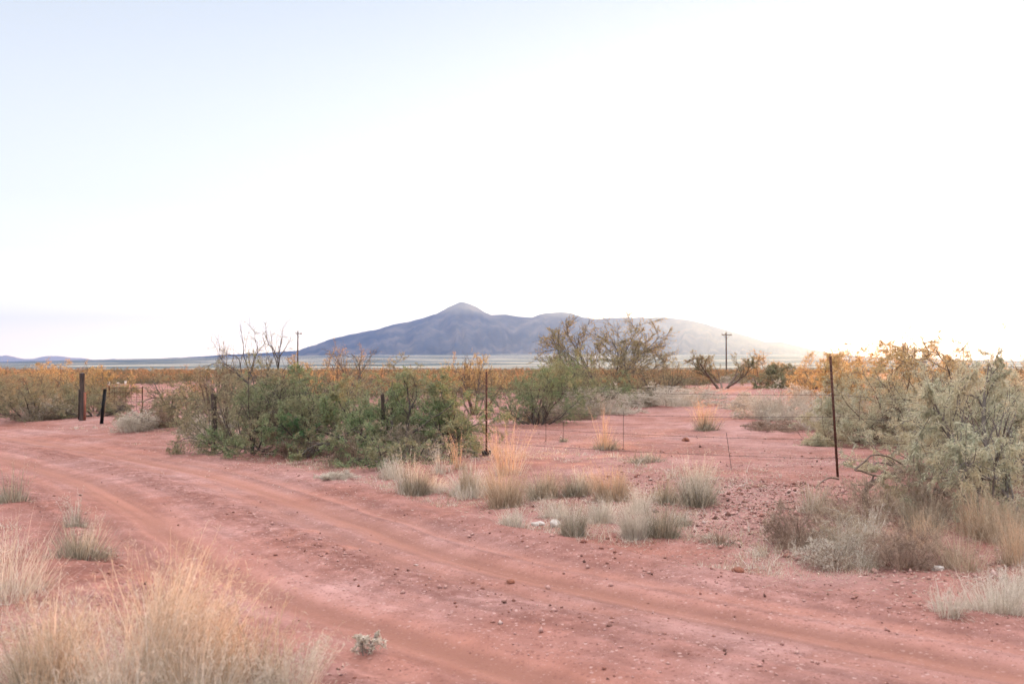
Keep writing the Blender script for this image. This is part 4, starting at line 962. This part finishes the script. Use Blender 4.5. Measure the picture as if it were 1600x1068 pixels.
# ---- pale stones and clods one can count
def rock(px, py, size, mat, label, name, seed, cat='stone', group=None):
    import bmesh
    x, y, z = at(px, py); bm = bmesh.new(); bmesh.ops.create_icosphere(bm, subdivisions=3, radius=size)
    rng = np.random.default_rng(seed); off = rng.random(3) * 50; sx, sy, sz = rng.uniform(0.8, 1.3), rng.uniform(0.7, 1.1), rng.uniform(0.5, 0.75)
    for v in bm.verts:
        c = v.co / size
        n = fbm(c.x * 1.3 + off[0] + c.z, c.y * 1.3 + off[1] - c.z, 3)
        v.co *= 0.65 + 0.75 * float(n); v.co.x *= sx; v.co.y *= sy; v.co.z *= sz
    me = bpy.data.meshes.new(name); bm.to_mesh(me); bm.free(); me.materials.append(M[mat])
    o = bpy.data.objects.new(name, me); COL.objects.link(o); o.location = (x, y, z + size * 0.2); tag(o, label, cat, group)
rock(841, 821, 0.055, 'stone_white', 'smaller of the two pale stones at the road edge', 'pale_stone', 1)
rock(868, 822, 0.075, 'stone_white', 'larger of the two pale stones, touching the grey bunchgrass', 'pale_stone', 2)
rock(1466, 891, 0.045, 'stone_white', 'white stone on the verge below the splayed golden bunchgrass', 'pale_stone', 3)
rock(1356, 866, 0.035, 'clod', 'small orange stone amid the ash-grey dead grass', 'orange_stone', 4)
rock(432, 678, 0.07, 'stone_white', 'pale stone under the dense dark green mesquite', 'pale_stone', 8)
rock(1153, 893, 0.05, 'clod', 'dark red clod alone on the smooth road edge', 'soil_clod', 5, 'clod')
rock(798, 912, 0.035, 'clod', 'round red clod between the wheel tracks', 'soil_clod', 6, 'clod')
rock(1071, 690, 0.08, 'clod', 'dark flat lump on the bare ground under the wires', 'soil_clod', 7, 'clod')

# ---- gravel, litter (nobody could count them)
def gravel():
    rng = np.random.default_rng(77); N = 26000
    r = 3.5 * (24 / 3.5) ** rng.random(N); th = np.radians(rng.uniform(-36, 36, N)); X = r * np.sin(th); Y = r * np.cos(th)
    X = np.append(X, rng.normal(3.1, 1.25, 9000)); Y = np.append(Y, rng.normal(11.3, 2.3, 9000)); N += 9000
    z, a, u, e = terrain(X, Y, True)
    p = 0.10 + 0.9 * a['rough'] + 0.9 * a['litter']; p *= 1 - 0.85 * a['track']; k = rng.random(N) < p
    X, Y, z = X[k], Y[k], z[k]; n = len(X); s = rng.lognormal(math.log(0.006), 0.6, n); s = np.minimum(s, 0.026); s = np.where(a['litter'][k] > 0.5, s * 1.5, s)
    base = np.array([(1, 0, 0), (-1, 0, 0), (0, 1, 0), (0, -1, 0), (0, 0, 0.8), (0, 0, -0.6)], float)
    T = np.array([(0, 2, 4), (2, 1, 4), (1, 3, 4), (3, 0, 4), (2, 0, 5), (1, 2, 5), (3, 1, 5), (0, 3, 5)])
    V = base[None] * s[:, None, None] * rng.uniform(0.5, 1.4, (n, 6, 1)); V = V + rng.normal(0, 0.2, V.shape) * s[:, None, None]
    an = rng.uniform(0, 2 * PI, n); c, si = np.cos(an)[:, None], np.sin(an)[:, None]
    x_ = V[:, :, 0] * c - V[:, :, 1] * si; y_ = V[:, :, 0] * si + V[:, :, 1] * c; V = np.stack([x_, y_, V[:, :, 2]], -1)
    V += np.stack([X, Y, z + s * 0.25], 1)[:, None, :]
    F_ = (np.arange(n)[:, None, None] * 6 + T[None]).reshape(-1, 3)
    tag(mesh_np('gravel', V.reshape(-1, 3), [F_], [M['pebble']]), 'loose red gravel chips strewn over the soil', 'gravel', kind='stuff')
gravel()

def litter():
    for q in ((1300, 825, 0.9), (1400, 850, 0.9), (1500, 868, 1.0), (1200, 765, 1.0), (1250, 725, 1.0), (350, 706, 1.3), (450, 724, 1.2), (600, 738, 1.2), (700, 765, 0.9), (850, 795, 0.9), (1000, 810, 0.9), (1080, 800, 0.8)):
        x, y, _ = at(q[0], q[1]); FOOT.append((x, y, q[2]))
    rng = np.random.default_rng(78); N = 120000
    r = 4 * (45 / 4) ** rng.random(N); th = np.radians(rng.uniform(-36, 36, N)); X = r * np.sin(th); Y = r * np.cos(th)
    z, a, u, e = terrain(X, Y, True)
    p = 0.95 * a['litter'] + 0.25 * sstep(2.2, 3.0, u) * (1 - sstep(7, 12, u)) * (fbm(X / 0.8, Y / 0.8, 3) > 0.55) + 0.15 * sstep(2.0, 2.6, -u)
    for (bx, by, br) in FOOT: p = np.maximum(p, 0.8 * np.exp(-(((X - bx) / br) ** 2 + ((Y - by) / br) ** 2)))
    k = rng.random(N) < p; X, Y, z = X[k], Y[k], z[k]; n = len(X)
    P = np.stack([X, Y, z + 0.006 + 0.02 * rng.random(n) ** 2], 1); T = np.zeros((n, 3)); T[:, :2] = rng.normal(size=(n, 2)); T[:, 2] = rng.normal(0, 0.2, n)
    V, Q = leaves(P, T, 0.055, 0.0028, rng, droop=0.0, out=0.12, along=1.0)
    tag(mesh_np('straw_litter', V, [Q], [M['dead_grey'], M['straw_pale']], midx=(rng.random(n) < 0.4).astype(int)), 'scattered dead stems and leaf litter on the verge', 'litter', kind='stuff')
    # thin wiry grass between the clumps of the verge
    N = 8500; X = []; Y = []
    r = 4.5 * (30 / 4.5) ** rng.random(N * 6); th = np.radians(rng.uniform(-36, 36, N * 6)); X = r * np.sin(th); Y = r * np.cos(th)
    z, a, u, e = terrain(X, Y, True)
    k = rng.random(N * 6) < (0.75 * sstep(2.1, 2.7, u) * (1 - sstep(4.0, 9.0, u)) + 0.5 * sstep(2.0, 2.5, -u)) * (fbm(X / 1.3 + 9, Y / 1.3, 3) > 0.52); X, Y, z = X[k], Y[k], z[k]
    Vs = []; Qs = []; mi = []; c = 0
    for i in range(len(X)):
        nb = int(rng.integers(5, 14)); V, Q, P = blades(nb, rng.uniform(0.05, 0.16) * (1 + 1.3 * rng.random() ** 4), 0.07, rng, 1.0, 0.7, 0.0016 * max(1, Y[i] / 8), K=3)
        Vs.append(V + [X[i], Y[i], z[i]]); Qs.append(Q + c); c += len(V); mi.append(np.full(len(Q), int(rng.random() < 0.55)))
    tag(mesh_np('wiry_grass', np.concatenate(Vs), [np.concatenate(Qs)], [M['straw'], M['straw_pale']], midx=np.concatenate(mi)), 'thin dry wiry grass sprinkled along the verges', 'grass', kind='stuff')
litter()

# ---- the far scrub that reads as one mass
def scrub():
    rng = np.random.default_rng(91); parts = []
    proto = []
    for sd in range(6):
        s = fit(skeleton(500 + sd, **dict(SK_BUSH, stems=6, kids=(5, 4))), 1.0, 0.62)
        A, TA = sample_line(s[2][0], 5, rng); B, TB = sample_line(s[1][0], 3, rng, 0.3)
        proto.append((np.concatenate([A, B]), np.concatenate([TA, TB]), s[1][0], s[0][0]))
    N = 3000; r = 42 * (760 / 42) ** (rng.random(N) ** 0.95); th = np.radians(rng.uniform(-37, 37, N)); X = r * np.sin(th); Y = r * np.cos(th)
    px = 800 + F * X / Y
    keep = (fbm(X / 22, Y / 30, 3) > 0.40) | (Y > 170)
    keep &= ~((px > 1060) & (px < 1290) & (Y < 72)); keep &= ~((px > 880) & (px < 1290) & (Y < 46)); keep &= ~((px > 165) & (px < 285) & (Y < 62)); keep &= ~((px > 760) & (px < 1000) & (Y < 46))
    keep &= ~((px > 1300) & (px < 1425) & (Y < 240))
    X, Y, px = X[keep], Y[keep], px[keep]; Z = terrain(X, Y)
    Vs = []; Qs = []; mi = []; c = 0; TP = []; TR = []
    for i in range(len(X)):
        P, T, B1, B0 = proto[int(rng.integers(6))]
        sz = rng.uniform(1.3, 2.5); hgt = sz * rng.uniform(0.85, 1.15)
        if Y[i] < 90: hgt *= 0.85
        a = rng.uniform(0, 2 * PI); ca, sa = math.cos(a), math.sin(a); R_ = np.array([[ca, sa, 0], [-sa, ca, 0], [0, 0, 1]]); sc = np.array([sz * 1.25, sz * 1.25, hgt])
        m = rng.random(len(P)) < (0.9 if Y[i] < 150 else 0.5)
        Q0 = (P[m] * sc) @ R_ + [X[i], Y[i], Z[i] - 0.05]
        k = max(1.0, Y[i] / 75)
        V, Q = leaves(Q0, T[m] @ R_, 0.13 * k ** 0.6, 0.018 * k ** 0.75, rng, 0.2)
        Vs.append(V); Qs.append(Q + c); c += len(V)
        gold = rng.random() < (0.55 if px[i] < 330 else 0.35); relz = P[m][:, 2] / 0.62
        mi.append(np.where(rng.random(len(Q)) < (0.75 if gold else 0.22) * sstep(0.15, 0.8, relz), 1, 0))  # painted sunlight: more of the warm leaf colour towards each bush top
        if Y[i] < 260:
            TP.append((B1[::2][:, ::2] * sc) @ R_ + [X[i], Y[i], Z[i] - 0.05]); TR.append(np.tile(np.linspace(0.016, 0.006, TP[-1].shape[1]) * k ** 0.5, (len(TP[-1]), 1)))
    V = np.concatenate(Vs); Q = np.concatenate(Qs); mi = np.concatenate(mi)
    Vt, Qt = tubes(np.concatenate(TP), np.concatenate(TR), 3)
    o = mesh_np('scrub', np.concatenate([V, Vt]), [np.concatenate([Q, Qt + len(V)])], [M['leaf_scrub'], M['leaf_sunlit'], M['bark_brown']], midx=np.concatenate([mi, np.full(len(Qt), 2)]))
    tag(o, 'far-off desert scrub covering the flats below the mountain', 'scrub', kind='stuff')
scrub()
